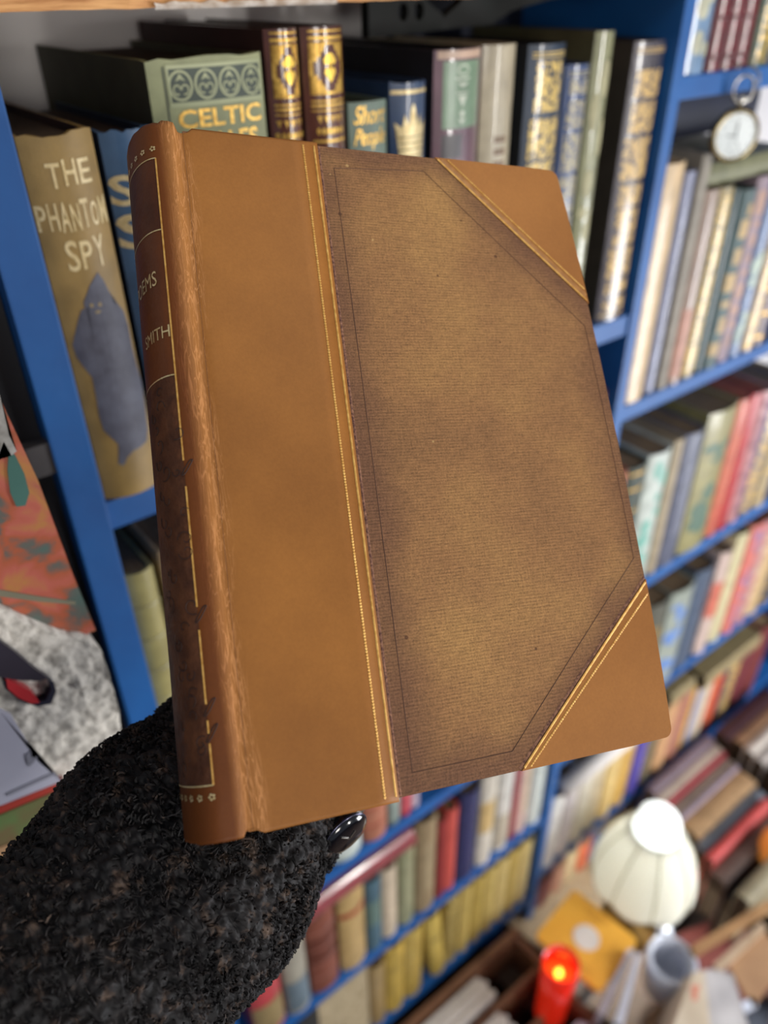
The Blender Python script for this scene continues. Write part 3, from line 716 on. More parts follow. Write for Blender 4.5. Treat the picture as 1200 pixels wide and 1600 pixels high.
cr = [(-q * .75, .790), (q * .75, .790), (q * .8, .845), (q, .895), (q * .62, .880), (q * .5, .915), (q * .28, .885), (q * .12, .918), (q * .14, .930), (0, .945), (-q * .14, .930), (-q * .12, .918), (-q * .28, .885), (-q * .5, .915), (-q * .62, .880), (-q, .895), (-q * .8, .845)]
ce = b.deco('crown_emblem', [('poly', [(x, h * z) for x, z in cr])], palegold)
b.deco('crown_band', [('rect', -q * .8, q * .8, h * z, h * (z + .004)) for z in (.80, .818, .836, .852)], mat('crown_band_ink', RGB(120, 104, 70), rough=.5), off=.0005, parent=ce)  # darker ink bands printed across the crown
b.deco('top_stripe', [('rect', -q * 1.15, q * 1.15, h * .970, h * .980)], palegold)
def simple(row, base, specs, group, yj=0.003):
    rnd = random.Random(len(group) * 7 + int(abs(base) * 1000)); out = []
    for sp_ in specs:
        x0, x1, top, col, style, c2, label = sp_[:7]; kw = dict(sp_[7]) if len(sp_) > 7 else {}
        kw.setdefault('bulge', min(0.006, (x1 - x0) * D * 0.2)); kw.setdefault('gloss', rnd.choice((.38, .45, .55)))
        kw.setdefault('dep', rnd.uniform(.125, .15)); kw.setdefault('page', pagedark if base > -.7 else pagemid); yf_ = kw.pop('yf', rnd.uniform(0, yj))
        b = shelf_book(x0, x1, top, base, col, yfront=yf_, **kw)
        if style: ornament(b, style, rnd, c2)
        setlabel(b.root, label, 'book', group); out.append(b)
    return out
simple('L1', ZB1, [
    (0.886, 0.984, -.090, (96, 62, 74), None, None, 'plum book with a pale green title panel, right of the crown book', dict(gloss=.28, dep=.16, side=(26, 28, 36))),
    (0.988, 1.062, -.088, (176, 164, 138), 'lines', (120, 96, 70), 'fawn and cream jacketed book right of the plum book', dict(gloss=.32)),
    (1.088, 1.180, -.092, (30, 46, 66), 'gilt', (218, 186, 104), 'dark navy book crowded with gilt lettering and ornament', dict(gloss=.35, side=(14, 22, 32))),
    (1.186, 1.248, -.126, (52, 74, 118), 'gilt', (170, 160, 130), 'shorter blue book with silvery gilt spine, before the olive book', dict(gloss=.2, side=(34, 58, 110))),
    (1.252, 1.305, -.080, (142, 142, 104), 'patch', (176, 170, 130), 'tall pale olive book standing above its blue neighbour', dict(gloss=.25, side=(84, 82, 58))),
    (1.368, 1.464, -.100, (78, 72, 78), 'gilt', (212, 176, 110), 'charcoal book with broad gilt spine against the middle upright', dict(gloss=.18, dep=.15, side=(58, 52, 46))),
], GT)
pb = [o for o in bpy.data.objects if o.get('label', '').startswith('plum book')][0]
bb = Book.__new__(Book); bb.w = (0.984 - 0.886) * D - .0006; bb.h = (-.090 - ZB1) * D; bb.bulge = .006; bb.root = pb
w, h = bb.w, bb.h
tp = bb.deco('title_panel', [('rect', -w * .36, w * .42, h * .80, h * .972)], cmat((120, 144, 118), .3, 'ink'))
bb.deco('title_marks', [('ring', 0, h * .95, .005, h * .014, .001), ('poly', [(-.005, h * .918), (.005, h * .918), (0, h * .905)]), ('rect', -.006, .006, h * .926, h * .931), ('poly', [(-.004, h * .885), (.004, h * .885), (0, h * .855)]), ('rect', -.005, .005, h * .89, h * .894), ('disc', 0, h * .838, .002, .002), ('poly', [(-.003, h * .825), (.003, h * .825), (0, h * .808)])], cmat((196, 202, 184), .35, 'ink'), off=.0005, parent=tp)
bb.deco('lower_pattern', [('rect', -w * .36, w * .02, h * .72, h * .785), ('disc', 0, h * .60, .010, .012), ('disc', 0, h * .45, .009, .010)], cmat((66, 60, 62), .4, 'ink'))
bb.deco('cream_head', [('rect', -w * .45, w * .45, h * .978, h * .998)], cmat((190, 160, 138), .4, 'ink'))
# dark cut-out bracket lying on the books
cu = bpy.data.curves.new('c', 'CURVE'); cu.dimensions = '2D'; cu.fill_mode = 'BOTH'; cu.extrude = 0.004
def poly_spline(pts, cyc=True):
    s = cu.splines.new('POLY'); s.points.add(len(pts) - 1)
    for p, q in zip(s.points, pts): p.co = (q[0], q[1], 0, 1)
    s.use_cyclic_u = cyc
bo = [(0, 0), (.115, .004), (.135, .012), (.175, .018), (.200, .020), (.213, .030), (.205, .045), (.170, .055), (.10, .06), (.0, .06)]
poly_spline(bo)
poly_spline([(.068 + .0175 * (16 * math.sin(t) ** 3) / 16, .020 + .0095 * (13 * math.cos(t) - 5 * math.cos(2 * t) - 2 * math.cos(3 * t) - math.cos(4 * t)) / 15) for t in [i * 6.2832 / 28 for i in range(28)]][::-1])
for cx in (.030, .044): poly_spline([(cx + .0042 * math.cos(a * .5236), .014 + .0055 * math.sin(a * .5236)) for a in range(12)][::-1])
co = bpy.data.objects.new('c', cu); COL.objects.link(co)
dg = bpy.context.evaluated_depsgraph_get(); me = bpy.data.meshes.new_from_object(co.evaluated_get(dg)); bpy.data.objects.remove(co)
br_o = bpy.data.objects.new('cutout_bracket', me); COL.objects.link(br_o)
me.materials.clear(); me.materials.append(mat('dark_green_enamel', RGB(16, 24, 22), RGB(10, 14, 14), rough=.6, scale=30))
br_o.rotation_euler = (math.pi / 2, 0, 0); br_o.location = (0.371, D + 0.075, EYE - 0.0335)
tag(br_o, 'dark green enamelled bracket with a heart cut-out, resting on the top row of books', 'bracket')

# ------------------------------------------------------------------ hidden-behind rows and lower rows, left bay
def spread(x0, x1, n, seed, top, jit, cols, phrase, ctx, **kw):
    r = random.Random(seed); ws = [r.uniform(.7, 1.3) for _ in range(n)]; tot = sum(ws); x = x0; out = []
    for i in range(n):
        wd = (x1 - x0) * ws[i] / tot; c, nm = cols[i % len(cols)]
        ordn = ['first', 'second', 'third', 'fourth', 'fifth', 'sixth', 'seventh', 'eighth', 'ninth', 'tenth', 'eleventh', 'twelfth'][i]
        out.append((x, x + wd - .004, top + r.uniform(-jit, jit), c, r.choice(('gilt', 'bands', 'label', 'lines')), None, '%s cloth book, %s %s' % (nm, ordn, ctx)))
        x += wd
    return out
G2 = 'books on the second left shelf'
simple('L2', -1.272, [
    (0.262, 0.312, -.775, (168, 158, 104), None, None, 'olive gold ribbed slim book beside the left upright, one shelf below the tan book', dict(band=6, gloss=.3)),
    (0.322, 0.392, -.755, (196, 168, 128), 'patch', (190, 140, 110), 'cream and pink jacketed book right of the olive ribbed one, above the sleeve'),
] + spread(0.40, 1.46, 12, 11, -.80, .05, [((60, 70, 90), 'slate'), ((120, 60, 50), 'brick red'), ((150, 130, 90), 'buff'), ((60, 90, 70), 'green'), ((40, 44, 60), 'ink blue')], '', 'from the left on the shelf hidden behind the held book'), G2)
G3 = 'books on the third left shelf'
simple('L3', -1.905, [
    (0.42, 0.50, -1.40, (60, 66, 80), 'bands', None, 'slate book left of the pale green one, behind the sleeve'),
    (0.60, 0.69, -1.42, (186, 200, 190), 'low', (210, 220, 214), 'pale green white book beside the watch'),
    (0.70, 0.775, -1.40, (176, 108, 84), 'bands', (200, 150, 120), 'terracotta book just right of the watch'),
    (0.78, 0.82, -1.43, (110, 128, 122), 'low', (150, 164, 156), 'slim grey green book right of the terracotta one'),
    (0.824, 0.862, -1.42, (186, 60, 72), 'low', (206, 90, 100), 'slim crimson book under the gold lines of the held book'),
    (0.864, 0.892, -1.41, (204, 184, 196), None, None, 'thin lilac book right of the crimson one'),
    (1.02, 1.09, -1.40, (40, 52, 84), 'gilt', None, 'navy book above the tall white books, mostly hidden'),
    (1.095, 1.16, -1.42, (96, 110, 90), 'gilt', None, 'sage book above the tall white books, mostly hidden'),
    (1.165, 1.25, -1.39, (150, 130, 100), 'label', (100, 40, 36), 'buff book with red label above the white books, mostly hidden'),
    (1.255, 1.34, -1.43, (110, 50, 44), 'bands', None, 'brick coloured book near the middle upright, mostly hidden'),
    (1.345, 1.45, -1.40, (70, 76, 96), 'lines', None, 'slate blue book against the middle upright, mostly hidden'),
], G3)
G4 = 'books on the fourth left shelf'
simple('L4', -2.472, [
    (0.305, 0.400, -2.07, (196, 76, 80), 'low', (150, 130, 90), 'bright red book at the foot of the sleeve, lowest left'),
    (0.410, 0.485, -2.05, (168, 162, 146), 'low', (110, 126, 136), 'pale grey and white book right of the bright red one'),
    (0.495, 0.588, -2.07, (130, 74, 58), 'mid', (104, 56, 44), 'russet leather book left of the tan one with a red band', dict(band=4)),
    (0.600, 0.690, -2.06, (196, 164, 108), 'redband', (170, 56, 44), 'tan book with one painted red band'),
    (0.696, 0.750, -2.10, (78, 108, 122), 'mid', (100, 124, 116), 'teal blue book right of the red banded tan one'),
    (0.756, 0.812, -2.11, (208, 190, 164), None, None, 'cream book between the teal and sage ones'),
    (0.820, 0.880, -2.03, (150, 152, 118), 'lines', (184, 180, 146), 'sage green book right of the cream one'),
    (0.886, 0.964, -2.00, (150, 130, 98), 'lines', (180, 164, 130), 'grey brown book left of the two red ones'),
    (0.968, 1.000, -2.06, (140, 44, 44), None, None, 'thin dark red book left of the vermilion one'),
    (1.004, 1.052, -2.05, (200, 84, 74), None, None, 'vermilion book left of the navy one'),
    (1.060, 1.138, -2.02, (44, 50, 92), None, None, 'deep navy book left of the tall white ones'),
    (1.146, 1.216, -2.00, (214, 206, 190), 'mid', (206, 176, 120), 'first tall white book right of the navy one', dict(page=pagewhite)),
    (1.230, 1.298, -2.00, (220, 218, 210), 'low', (190, 180, 160), 'second tall white book, left of the thin carmine one', dict(page=pagewhite)),
    (1.302, 1.330, -2.00, (156, 60, 72), None, None, 'thin carmine book between white and pink ones'),
    (1.334, 1.388, -2.00, (214, 186, 176), 'lines', (220, 200, 150), 'pale pink book beside the thin carmine one', dict(page=pagewhite)),
    (1.392, 1.462, -2.01, (206, 214, 208), None, None, 'pale mint book against the middle upright', dict(page=pagewhite)),
], G4)
# maroon book lying flat across the row
b = Book(0.030, 0.195, 0.125, (150, 74, 78), (0.1625, D - 0.004, EYE - 1.998 * D), (0, math.pi / 2, 0), gloss=0.16, bulge=.007, kind='leather')
b.deco('gilt_rule', [('rect', -.013, .013, .012, .0125)], palegold)
setlabel(b.root, 'glossy pink maroon book lying flat across the row below the watch', 'book')
G5 = 'yellow books on the lowest left shelf'
rough_pages = mat('ragged_paper', RGB(220, 204, 168), RGB(140, 118, 84), rough=.9, scale=140, stretch=(1, 3, 6), bump=1.0, bscale=300)
yw = [(196, 172, 96), (186, 162, 84), (200, 178, 104), (206, 186, 120), (192, 168, 92), (208, 190, 128)]
L5 = [(0.70, 0.762, -2.60, (166, 140, 92), None, None, 'drab tan book, first after the ragged pages'),
      (0.766, 0.842, -2.56, (198, 166, 76), 'block', (178, 150, 70), 'mustard yellow book right of the drab tan one'),
      (0.846, 0.922, -2.55, (200, 172, 84), 'block', (180, 150, 74), 'mustard yellow book left of the dark gap'),
      (1.035, 1.090, -2.56, (188, 166, 96), 'block', (150, 130, 70), 'khaki yellow book, first right of the leaning one')]
simple('L5', -2.985, L5, G5)
xx = 1.094
nms = ['second', 'third', 'fourth', 'fifth', 'sixth', 'seventh']
for k in range(6):
    simple('L5', -2.985, [(xx, xx + .058, -2.56 - .006 * k, yw[k], None, None, 'plain pale yellow book, %s right of the leaning one' % nms[k])], G5); xx += .061
b = shelf_book(0.955, 1.018, -2.56, -2.985, (196, 170, 84), bulge=.004, lean=-0.10)
b.root.location.x += 0.006
b.deco('title_marks', [('rect', -.009, .009, b.h * .6, b.h * .64)], cmat((120, 104, 60), .5, 'ink')); setlabel(b.root, 'mustard yellow book leaning over the dark gap', 'book', G5)
# ragged bundle
bm = bmesh.new()
for k in range(26):
    x = 0.500 * D + k * 0.0030; hgt = 0.19 + 0.008 * random.Random(k).uniform(-1, 1); dx = 0.001 * random.Random(k + 50).uniform(-1, 1)
    bx(bm, x, x + 0.0026, D + 0.002 + abs(dx), D + 0.125 + dx, EYE - 2.985 * D, EYE - 2.985 * D + hgt)
o = obj('paper_bundle', bm, rough_pages); tag(o, 'coverless ragged bundle of cream pages left of the yellow books', 'papers')

# ------------------------------------------------------------------ right bay rows
simple('R0', -0.163, [
    (1.520, 1.602, .26, (128, 158, 190), 'patch', (196, 196, 170), 'pale blue book with cream splashes, topmost right shelf beside the upright', dict(gloss=.2)),
    (1.606, 1.650, .28, (112, 28, 36), 'bands', (90, 24, 30), 'first glossy crimson volume right of the pale blue book', dict(gloss=.16, band=1)),
    (1.658, 1.704, .28, (112, 28, 36), 'bands', (90, 24, 30), 'second glossy crimson volume right of the pale blue book', dict(gloss=.16, band=1)),
    (1.712, 1.758, .28, (112, 28, 36), 'bands', (90, 24, 30), 'third glossy crimson volume, left of the dark green gilt one', dict(gloss=.16, band=1)),
    (1.764, 1.830, .28, (60, 84, 62), 'gilt', (220, 180, 90), 'dark green gilt book, farthest right on the topmost right shelf', dict(gloss=.3)),
], 'books on the topmost right shelf')
GR1 = 'books on the shelf under the pocket watch'
simple('R1', -0.872, [
    (1.510, 1.606, -.325, (214, 184, 140), None, None, 'broad tan book beside the middle upright below the pocket watch', dict(gloss=.45)),
    (1.610, 1.652, -.350, (128, 132, 158), 'lines', (160, 160, 170), 'lavender grey slim book right of the broad tan one'),
    (1.656, 1.694, -.318, (150, 142, 128), None, None, 'tall stone grey slim book right of the lavender grey one'),
    (1.698, 1.752, -.400, (156, 132, 116), 'low', (190, 140, 120), 'pinkish grey book with a worn pink foot'),
    (1.756, 1.818, -.402, (146, 134, 96), 'gilt', (226, 190, 110), 'gilt crowded book left of the dark green one'),
    (1.822, 1.850, -.415, (24, 60, 58), None, None, 'thin dark green book right of the gilt crowded one'),
    (1.854, 1.915, -.420, (78, 100, 100), 'block', (190, 160, 104), 'blue green book with buff blocks on the spine'),
    (1.919, 1.975, -.400, (160, 140, 150), 'block', (190, 150, 130), 'mauve book with pinkish blocks, right part of the watch shelf'),
    (1.979, 2.035, -.410, (84, 110, 150), 'patch', (190, 206, 190), 'mid blue book with pale mint patches'),
    (2.039, 2.095, -.400, (170, 150, 120), 'gilt', None, 'buff book right of the mid blue one'),
    (2.099, 2.160, -.420, (90, 60, 56), 'bands', None, 'brown book right of the buff one, at the photo edge'),
], GR1)
b = Book(0.020, 0.150, 0.11, (128, 128, 96), (1.700 * D, D + 0.010, EYE - 0.366 * D), (0, math.pi / 2, 0), bulge=.003)
b.root.location.z = EYE - 0.372 * D
setlabel(b.root, 'drab olive book lying flat on top of the row behind the pocket watch', 'book')
b = Book(0.042, 0.22, 0.09, (28, 32, 52), (1.56 * D, D + 0.066, EYE - 0.318 * D + 0.021), (0, math.pi / 2, 0), bulge=.003)  # flat book added to darken the space behind the row
setlabel(b.root, 'dark navy book added to darken the space behind the drab olive one', 'book')
GR2 = 'books on the second shelf below the pocket watch'
simple('R2', -1.552, [
    (1.512, 1.598, -1.08, (196, 112, 76), None, None, 'orange book at the left end of its shelf, edging past the held book'),
    (1.602, 1.692, -1.09, (60, 70, 60), 'bands', None, 'dark green book between the orange and the mint ones'),
    (1.700, 1.808, -1.085, (206, 214, 204), 'patch', (128, 186, 170), 'white book with mint green patches', dict(gloss=.3)),
    (1.813, 1.858, -1.075, (176, 160, 132), None, None, 'slim fawn book right of the white and mint one'),
    (1.863, 1.958, -1.075, (104, 108, 126), 'lines', (140, 142, 156), 'slate grey book right of the slim fawn one', dict(gloss=.3)),
    (1.966, 2.120, -1.045, (154, 146, 96), 'patch', (84, 110, 92), 'broad olive book with dark green patches', dict(gloss=.4)),
    (2.126, 2.186, -1.05, (206, 104, 78), 'lines', (214, 140, 104), 'coral red book right of the broad olive one'),
    (2.190, 2.246, -1.05, (184, 48, 50), None, None, 'plain scarlet book right of the coral one'),
    (2.250, 2.318, -1.06, (186, 130, 130), 'block', (150, 100, 110), 'dusty pink book right of the scarlet one'),
    (2.322, 2.40, -1.06, (84, 94, 120), 'gilt', None, 'slate blue gilt book right of the dusty pink one'),
    (2.404, 2.48, -1.07, (170, 150, 110), 'label', (110, 40, 40), 'tan labelled book, last at the photo edge of its shelf'),
], GR2)
GR3 = 'books on the third shelf below the pocket watch'
simple('R3', -2.195, [
    (1.515, 1.64, -1.70, (90, 60, 50), 'bands', None, 'brown book at the middle upright, mostly hidden by the held book'),
    (1.645, 1.76, -1.72, (60, 76, 96), 'label', (190, 170, 130), 'steel blue labelled book, mostly hidden by the held book'),
    (1.765, 1.88, -1.70, (150, 140, 110), 'gilt', None, 'drab gilt book, mostly hidden by the held book'),
    (1.885, 2.000, -1.73, (96, 96, 84), 'lines', None, 'grey book edging past the lower right corner piece'),
    (2.010, 2.150, -1.74, (164, 172, 160), 'patch', (104, 140, 200), 'grey white book with bright blue patches', dict(gloss=.3)),
    (2.156, 2.270, -1.72, (78, 92, 112), None, None, 'slate blue book right of the one with blue patches'),
    (2.290, 2.372, -1.70, (214, 190, 178), 'mid', (204, 112, 92), 'white book with a coral middle panel', dict(gloss=.3)),
    (2.392, 2.470, -1.665, (216, 206, 164), None, None, 'plain cream yellow book right of the white and coral one', dict(gloss=.3)),
    (2.476, 2.560, -1.66, (212, 118, 106), 'patch', (150, 120, 160), 'salmon book with violet patches'),
    (2.566, 2.650, -1.68, (186, 130, 128), 'block', (200, 170, 150), 'rose book right of the salmon one'),
    (2.656, 2.740, -1.68, (206, 176, 130), None, None, 'sandy book right of the rose one, at the photo edge'),
    (2.746, 2.83, -1.68, (90, 80, 70), 'bands', None, 'brown book right of the sandy one, at the photo edge'),
], GR3)
GR4 = 'books on the fourth right shelf'
simple('R4', -2.865, [
    (1.515, 1.600, -2.43, (218, 216, 210), None, None, 'bright white book beside the foot of the middle upright', dict(page=pagedark)),
    (1.606, 1.680, -2.42, (214, 206, 206), 'lines', (200, 190, 196), 'second white book right of the middle upright'),
    (1.686, 1.770, -2.40, (212, 204, 186), None, None, 'off-white book, third right of the middle upright'),
    (1.776, 1.850, -2.42, (206, 190, 160), None, None, 'oatmeal book left of the two yellow ones'),
    (1.856, 1.945, -2.38, (214, 184, 122), 'lines', (224, 200, 140), 'straw yellow book left of the deeper yellow one'),
    (1.950, 2.035, -2.40, (212, 170, 92), None, None, 'deep yellow book left of the violet one'),
    (2.045, 2.115, -2.40, (92, 82, 176), None, None, 'violet book above the white lampshade'),
    (2.120, 2.20, -2.42, (120, 112, 90), 'bands', None, 'drab book right of the violet one'),
    (2.210, 2.300, -2.42, (206, 160, 116), None, None, 'peach book under the first olive flat book'),
    (2.306, 2.40, -2.42, (180, 124, 104), None, None, 'dusty brown pink book right of the peach one'),
    (2.405, 2.440, -2.42, (222, 176, 70), None, None, 'thin amber book right of the brown pink one'),
    (2.445, 2.480, -2.42, (150, 160, 200), None, None, 'thin periwinkle book right of the amber one'),
    (2.485, 2.570, -2.42, (214, 196, 170), None, None, 'cream book left of the orange red one'),
    (2.575, 2.660, -2.42, (204, 92, 58), None, None, 'orange red book under the second olive flat book'),
    (2.670, 2.78, -2.42, (36, 48, 84), 'gilt', None, 'midnight blue book right of the orange red one'),
    (2.79, 2.90, -2.42, (110, 44, 50), None, None, 'wine red book at the photo edge, fourth right shelf'),
    (2.91, 3.02, -2.42, (120, 54, 54), None, None, 'second wine red book at the photo edge, fourth right shelf'),
], GR4)
for (x0, ln, dy, lab) in ((2.185, .068, 0.0, 'olive book lying flat on the row above the white lampshade, nearer the held book'), (2.375, .172, -0.012, 'long olive book lying flat on the row at the right photo edge')):
    b = Book(0.032, ln, 0.12, (146, 130, 92), (x0 * D, D + dy, EYE - 2.355 * D), (0, math.pi / 2, 0), bulge=.003)
    b.root.location.z = EYE - 2.42 * D + 0.0165
    setlabel(b.root, lab, 'book', 'olive books lying flat')
simple('R5', -3.42, [
    (1.515, 1.62, -2.96, (96, 36, 38), None, None, 'dark wine book beside the foot of the middle upright'),
    (1.626, 1.70, -2.97, (180, 130, 110), None, None, 'rosy tan book right of the dark wine one'),
    (1.706, 1.78, -2.96, (214, 190, 150), None, None, 'pale straw book above the yellow card'),
    (1.786, 1.86, -2.98, (214, 108, 74), 'low', (206, 80, 60), 'coral orange book left of the lampshade'),
    (1.866, 1.94, -2.98, (90, 100, 130), None, None, 'dull blue book half behind the lampshade'),
    (1.95, 2.06, -2.96, (150, 130, 100), 'bands', None, 'drab book behind the lampshade'),
    (2.07, 2.18, -2.96, (90, 70, 60), 'bands', None, 'brown book behind the lampshade'),
], 'books on the lowest right shelf')
# white rolled paper resting in front of the white books
bm = bmesh.new(); tube(bm, [(0, 0, 0), (.09, 0, 0.004), (.18, 0, .0)], [.0125, .0135, .0125], 20)
o = obj('paper_roll', bm, pagewhite, smooth=True); o.location = (1.56 * D, D - 0.0, EYE - 2.40 * D); tag(o, 'white paper roll lying along the white books under the held book', 'paper roll')

# ------------------------------------------------------------------ pocket watch on its hook
def ray(px, py, Y):      # point of the place seen at a pixel, on the upright plane y = Y
    q = Vector(((px - 600) / FX, (py - 800) / FX, 1.0)); c = [Vector(r).dot(q) for r in (R0, R1, R2)]; t = Y / c[2]
    return Vector((c[0] * t, Y, EYE - c[1] * t))
def rayz(px, py, Z):     # the same on the level plane z = Z below the eye
    q = Vector(((px - 600) / FX, (py - 800) / FX, 1.0)); c = [Vector(r).dot(q) for r in (R0, R1, R2)]; t = -Z / c[1]
    return Vector((c[0] * t, c[2] * t, EYE + Z))
wc = ray(1146, 211, D - 0.012)
pw = empty('pocket_watch', wc, (math.pi / 2, 0, math.radians(-32))); tag(pw, 'silver pocket watch with a white dial hanging from a shelf edge', 'pocket watch')
bm = bmesh.new(); lathe(bm, [(0, -.006), (.012, -.006), (.0205, -.003), (.0225, 0), (.0225, .002), (.0205, .0045), (.0185, .0050), (.0182, .0038)], 48); obj('case', bm, mat('watch_case', RGB(150, 134, 96), RGB(110, 96, 66), rough=.25, metal=.9), pw, True)
bm = bmesh.new(); lathe(bm, [(0, .0042), (.0185, .0040)], 48); obj('dial', bm, mat('white_enamel', RGB(232, 238, 236), RGB(222, 228, 226), rough=.25), pw)
bm = bmesh.new()
bx(bm, -.0005, .0005, -.002, .0115, .0044, .0047); bx(bm, -.0080, .001, -.0005, .0005, .0044, .0047)
for k in range(12):
    a = k * math.pi / 6; c = Vector((math.cos(a) * .0155, math.sin(a) * .0155, .0045)); bx(bm, c.x - .0006, c.x + .0006, c.y - .0006, c.y + .0006, .0043, .0046)
obj('hands_and_marks', bm, mat('grey_enamel', RGB(110, 116, 118), rough=.4), pw)
bm = bmesh.new(); tube(bm, [(.0045 * math.cos(a * .3927), -.009 + .0045 * math.sin(a * .3927), .0045) for a in range(16)], .0002, 5, True); obj('seconds_ring', bm, MATS['grey_enamel'], pw)
bm = bmesh.new(); tube(bm, [(0, .022, 0), (0, .026, 0), (0, .0275, 0), (0, .0315, 0)], [.0026, .0026, .0038, .0036], 14); obj('crown', bm, silver, pw, True)
bm = bmesh.new(); tube(bm, [(.0092 * math.cos(a * .2618), .036 + .0105 * math.sin(a * .2618), 0) for a in range(24)], .0012, 8, True); obj('bow_ring', bm, silver, pw, True)
hk = bmesh.new(); tube(hk, [(0, 0.004, .006), (0, -.012, .005), (0, -.020, .0), (0, -.020, -.006), (0, -.014, -.009)], .0011, 8)
ho = obj('hook', hk, silver, smooth=True); ho.location = wc + Vector((.0, .008, .0475)); tag(ho, 'small metal hook in the shelf edge holding the pocket watch', 'hook')

# ------------------------------------------------------------------ heap below: crate, lamp, card, mug, candle, papers
woodb = mat('brown_crate_wood', RGB(140, 100, 74), RGB(104, 70, 50), rough=.5, scale=40, stretch=(1, 8, 8), bump=.3, bscale=80)
crate = empty('slotted_crate', (0.36, 0.30, EYE - 1.46)); tag(crate, 'brown wooden slotted crate of papers in front of the lowest left shelf', 'crate')
def crb(name, x0, x1, y0, y1, z0, z1, m=woodb): return box_obj(name, (x0 - .36, x1 - .36, y0 - .30, y1 - .30, z0 + 1.46, z1 + 1.46), m, crate, .001)
crb('back_wall', .25, .565, .390, .403, -1.45, -1.262)
crb('front_wall', .25, .565, .205, .217, -1.45, -1.285)
crb('end_wall', .553, .565, .217, .390, -1.45, -1.270)
crb('bottom', .25, .565, .205, .403, -1.46, -1.45)
for k in (0, 1): crb('divider', .40, .553, .334 - .052 * k, .343 - .052 * k, -1.45, -1.275)
for i, (x0, x1, y0, y1, zt, nm) in enumerate(((.27, .470, .350, .384, -1.262, 'widest white pamphlet block nearest the shelf in the crate'), (.27, .462, .300, .330, -1.266, 'white pamphlet block second from the shelf in the crate'), (.27, .452, .262, .288, -1.268, 'cream pamphlet block third from the shelf in the crate'), (.40, .545, .222, .248, -1.262, 'pale lilac pamphlet block at the crate front'))):
    bm = bmesh.new(); n = 6
    for k in range(n):
        ys = y0 + (y1 - y0) * k / n; bx(bm, x0 + .002 * (k % 2), x1 - .003 * ((k * 7) % 3), ys, ys + (y1 - y0) / n * .92, -1.449, zt - .001 * ((k * 5) % 3))
    for v in bm.verts: v.co.z += EYE
    o = obj('pamphlets', bm, pagewhite if i != 3 else mat('lilac_paper', RGB(206, 198, 212), rough=.7)); tag(o, nm, 'papers', 'pamphlet blocks in the crate')

# table lamp
LX, LY, LZ = 0.757, 0.312, EYE - 1.128
tl = empty('table_lamp', (LX, LY, LZ - .22)); tag(tl, 'small lit table lamp with a scalloped white shade in the heap', 'lamp')
shade = bpy.data.materials.new('white_lampshade'); shade.use_nodes = True; nt = shade.node_tree; nt.nodes.clear()
outn = nt.nodes.new('ShaderNodeOutputMaterial'); df = nt.nodes.new('ShaderNodeBsdfDiffuse'); ts = nt.nodes.new('ShaderNodeBsdfTranslucent'); mxs = nt.nodes.new('ShaderNodeMixShader')
df.inputs[0].default_value = RGB(232, 230, 222); ts.inputs[0].default_value = RGB(208, 206, 198); mxs.inputs[0].default_value = .5
nt.links.new(df.outputs[0], mxs.inputs[1]); nt.links.new(ts.outputs[0], mxs.inputs[2]); nt.links.new(mxs.outputs[0], outn.inputs[0])
bm = bmesh.new(); N = 96; rings = []
for i in range(15):
    t = i / 14; z = .052 - .125 * t; r0 = .036 + .044 * (1 - (1 - t) ** 2.0)
    ring = []
    for k in range(N):
        a = 2 * math.pi * k / N; rib = 1 + .035 * abs(math.sin(a * 4)) * t - .02 * t; dz = -.006 * abs(math.sin(a * 4)) * (t ** 3)
        ring.append(bm.verts.new((r0 * rib * math.cos(a), r0 * rib * math.sin(a), z + dz)))
    rings.append(ring)
for i in range(14):
    for k in range(N): bm.faces.new((rings[i][k], rings[i][(k + 1) % N], rings[i + 1][(k + 1) % N], rings[i + 1][k]))
o = obj('lamp_shade', bm, shade, tl, True); o.location = (0, 0, .22); o.modifiers.new('t', 'SOLIDIFY').thickness = .0006
bm = bmesh.new()
for k in range(8):
    a = (k + .0) * math.pi / 4
    tube(bm, [((.0365 + .0445 * (1 - (1 - t) ** 2.0)) * (1 - .02 * t) * math.cos(a), (.0365 + .0445 * (1 - (1 - t) ** 2.0)) * (1 - .02 * t) * math.sin(a), .052 - .125 * t) for t in [i / 10 for i in range(11)]], .0013, 6)
o = obj('shade_rib', bm, mat('cream_piping', RGB(176, 172, 140), rough=.6), tl); o.location = (0, 0, .22)
bulbm = mat('lit_bulb', RGB(255, 255, 250), rough=.4, emit=(0.93, 1.0, 0.97, 1), estr=1.3)
bm = bmesh.new(); pts = []
for i in range(70):
    t = i / 69; a = t * 6.283 * 2.4; r = .028 * (1 - .35 * t); pts.append((r * math.cos(a), r * math.sin(a), .030 + .052 * t))
tube(bm, pts, .0118, 10); o = obj('bulb', bm, bulbm, tl, True); o.location = (0, 0, .22)
bm = bmesh.new(); lathe(bm, [(0, 0), (.045, 0), (.045, .008), (.016, .018), (.010, .05), (.016, .09), (.009, .13), (.009, .235)], 32); obj('lamp_base', bm, mat('brass', RGB(150, 116, 60), rough=.35, metal=.8), tl, True)
lamp('table_lamp_light', 'POINT', (LX, LY, LZ - .01), 2.9, (0.95, 1.0, 0.97), .02)

def flat_stack(x0, y0, z0, items, rz=0.0, group=None, size=(.19, .13)):
    z = z0
    for (t, col, lab, dx, dy, r) in items:
        ln, dp = size
        b = Book(t, ln * (1 + dx * 2), dp, col, (x0 + dx, y0 + dy, EYE + z + t / 2), (0, math.pi / 2, 0), bulge=min(.004, t * .2))
        b.root.rotation_euler = (0, math.pi / 2, 0)
        M = Matrix.Rotation(rz + r, 4, 'Z') @ Matrix.Rotation(math.pi / 2, 4, 'Y'); b.root.rotation_euler = M.to_euler()
        setlabel(b.root, lab, 'book', group); z += t + .0008
    return z
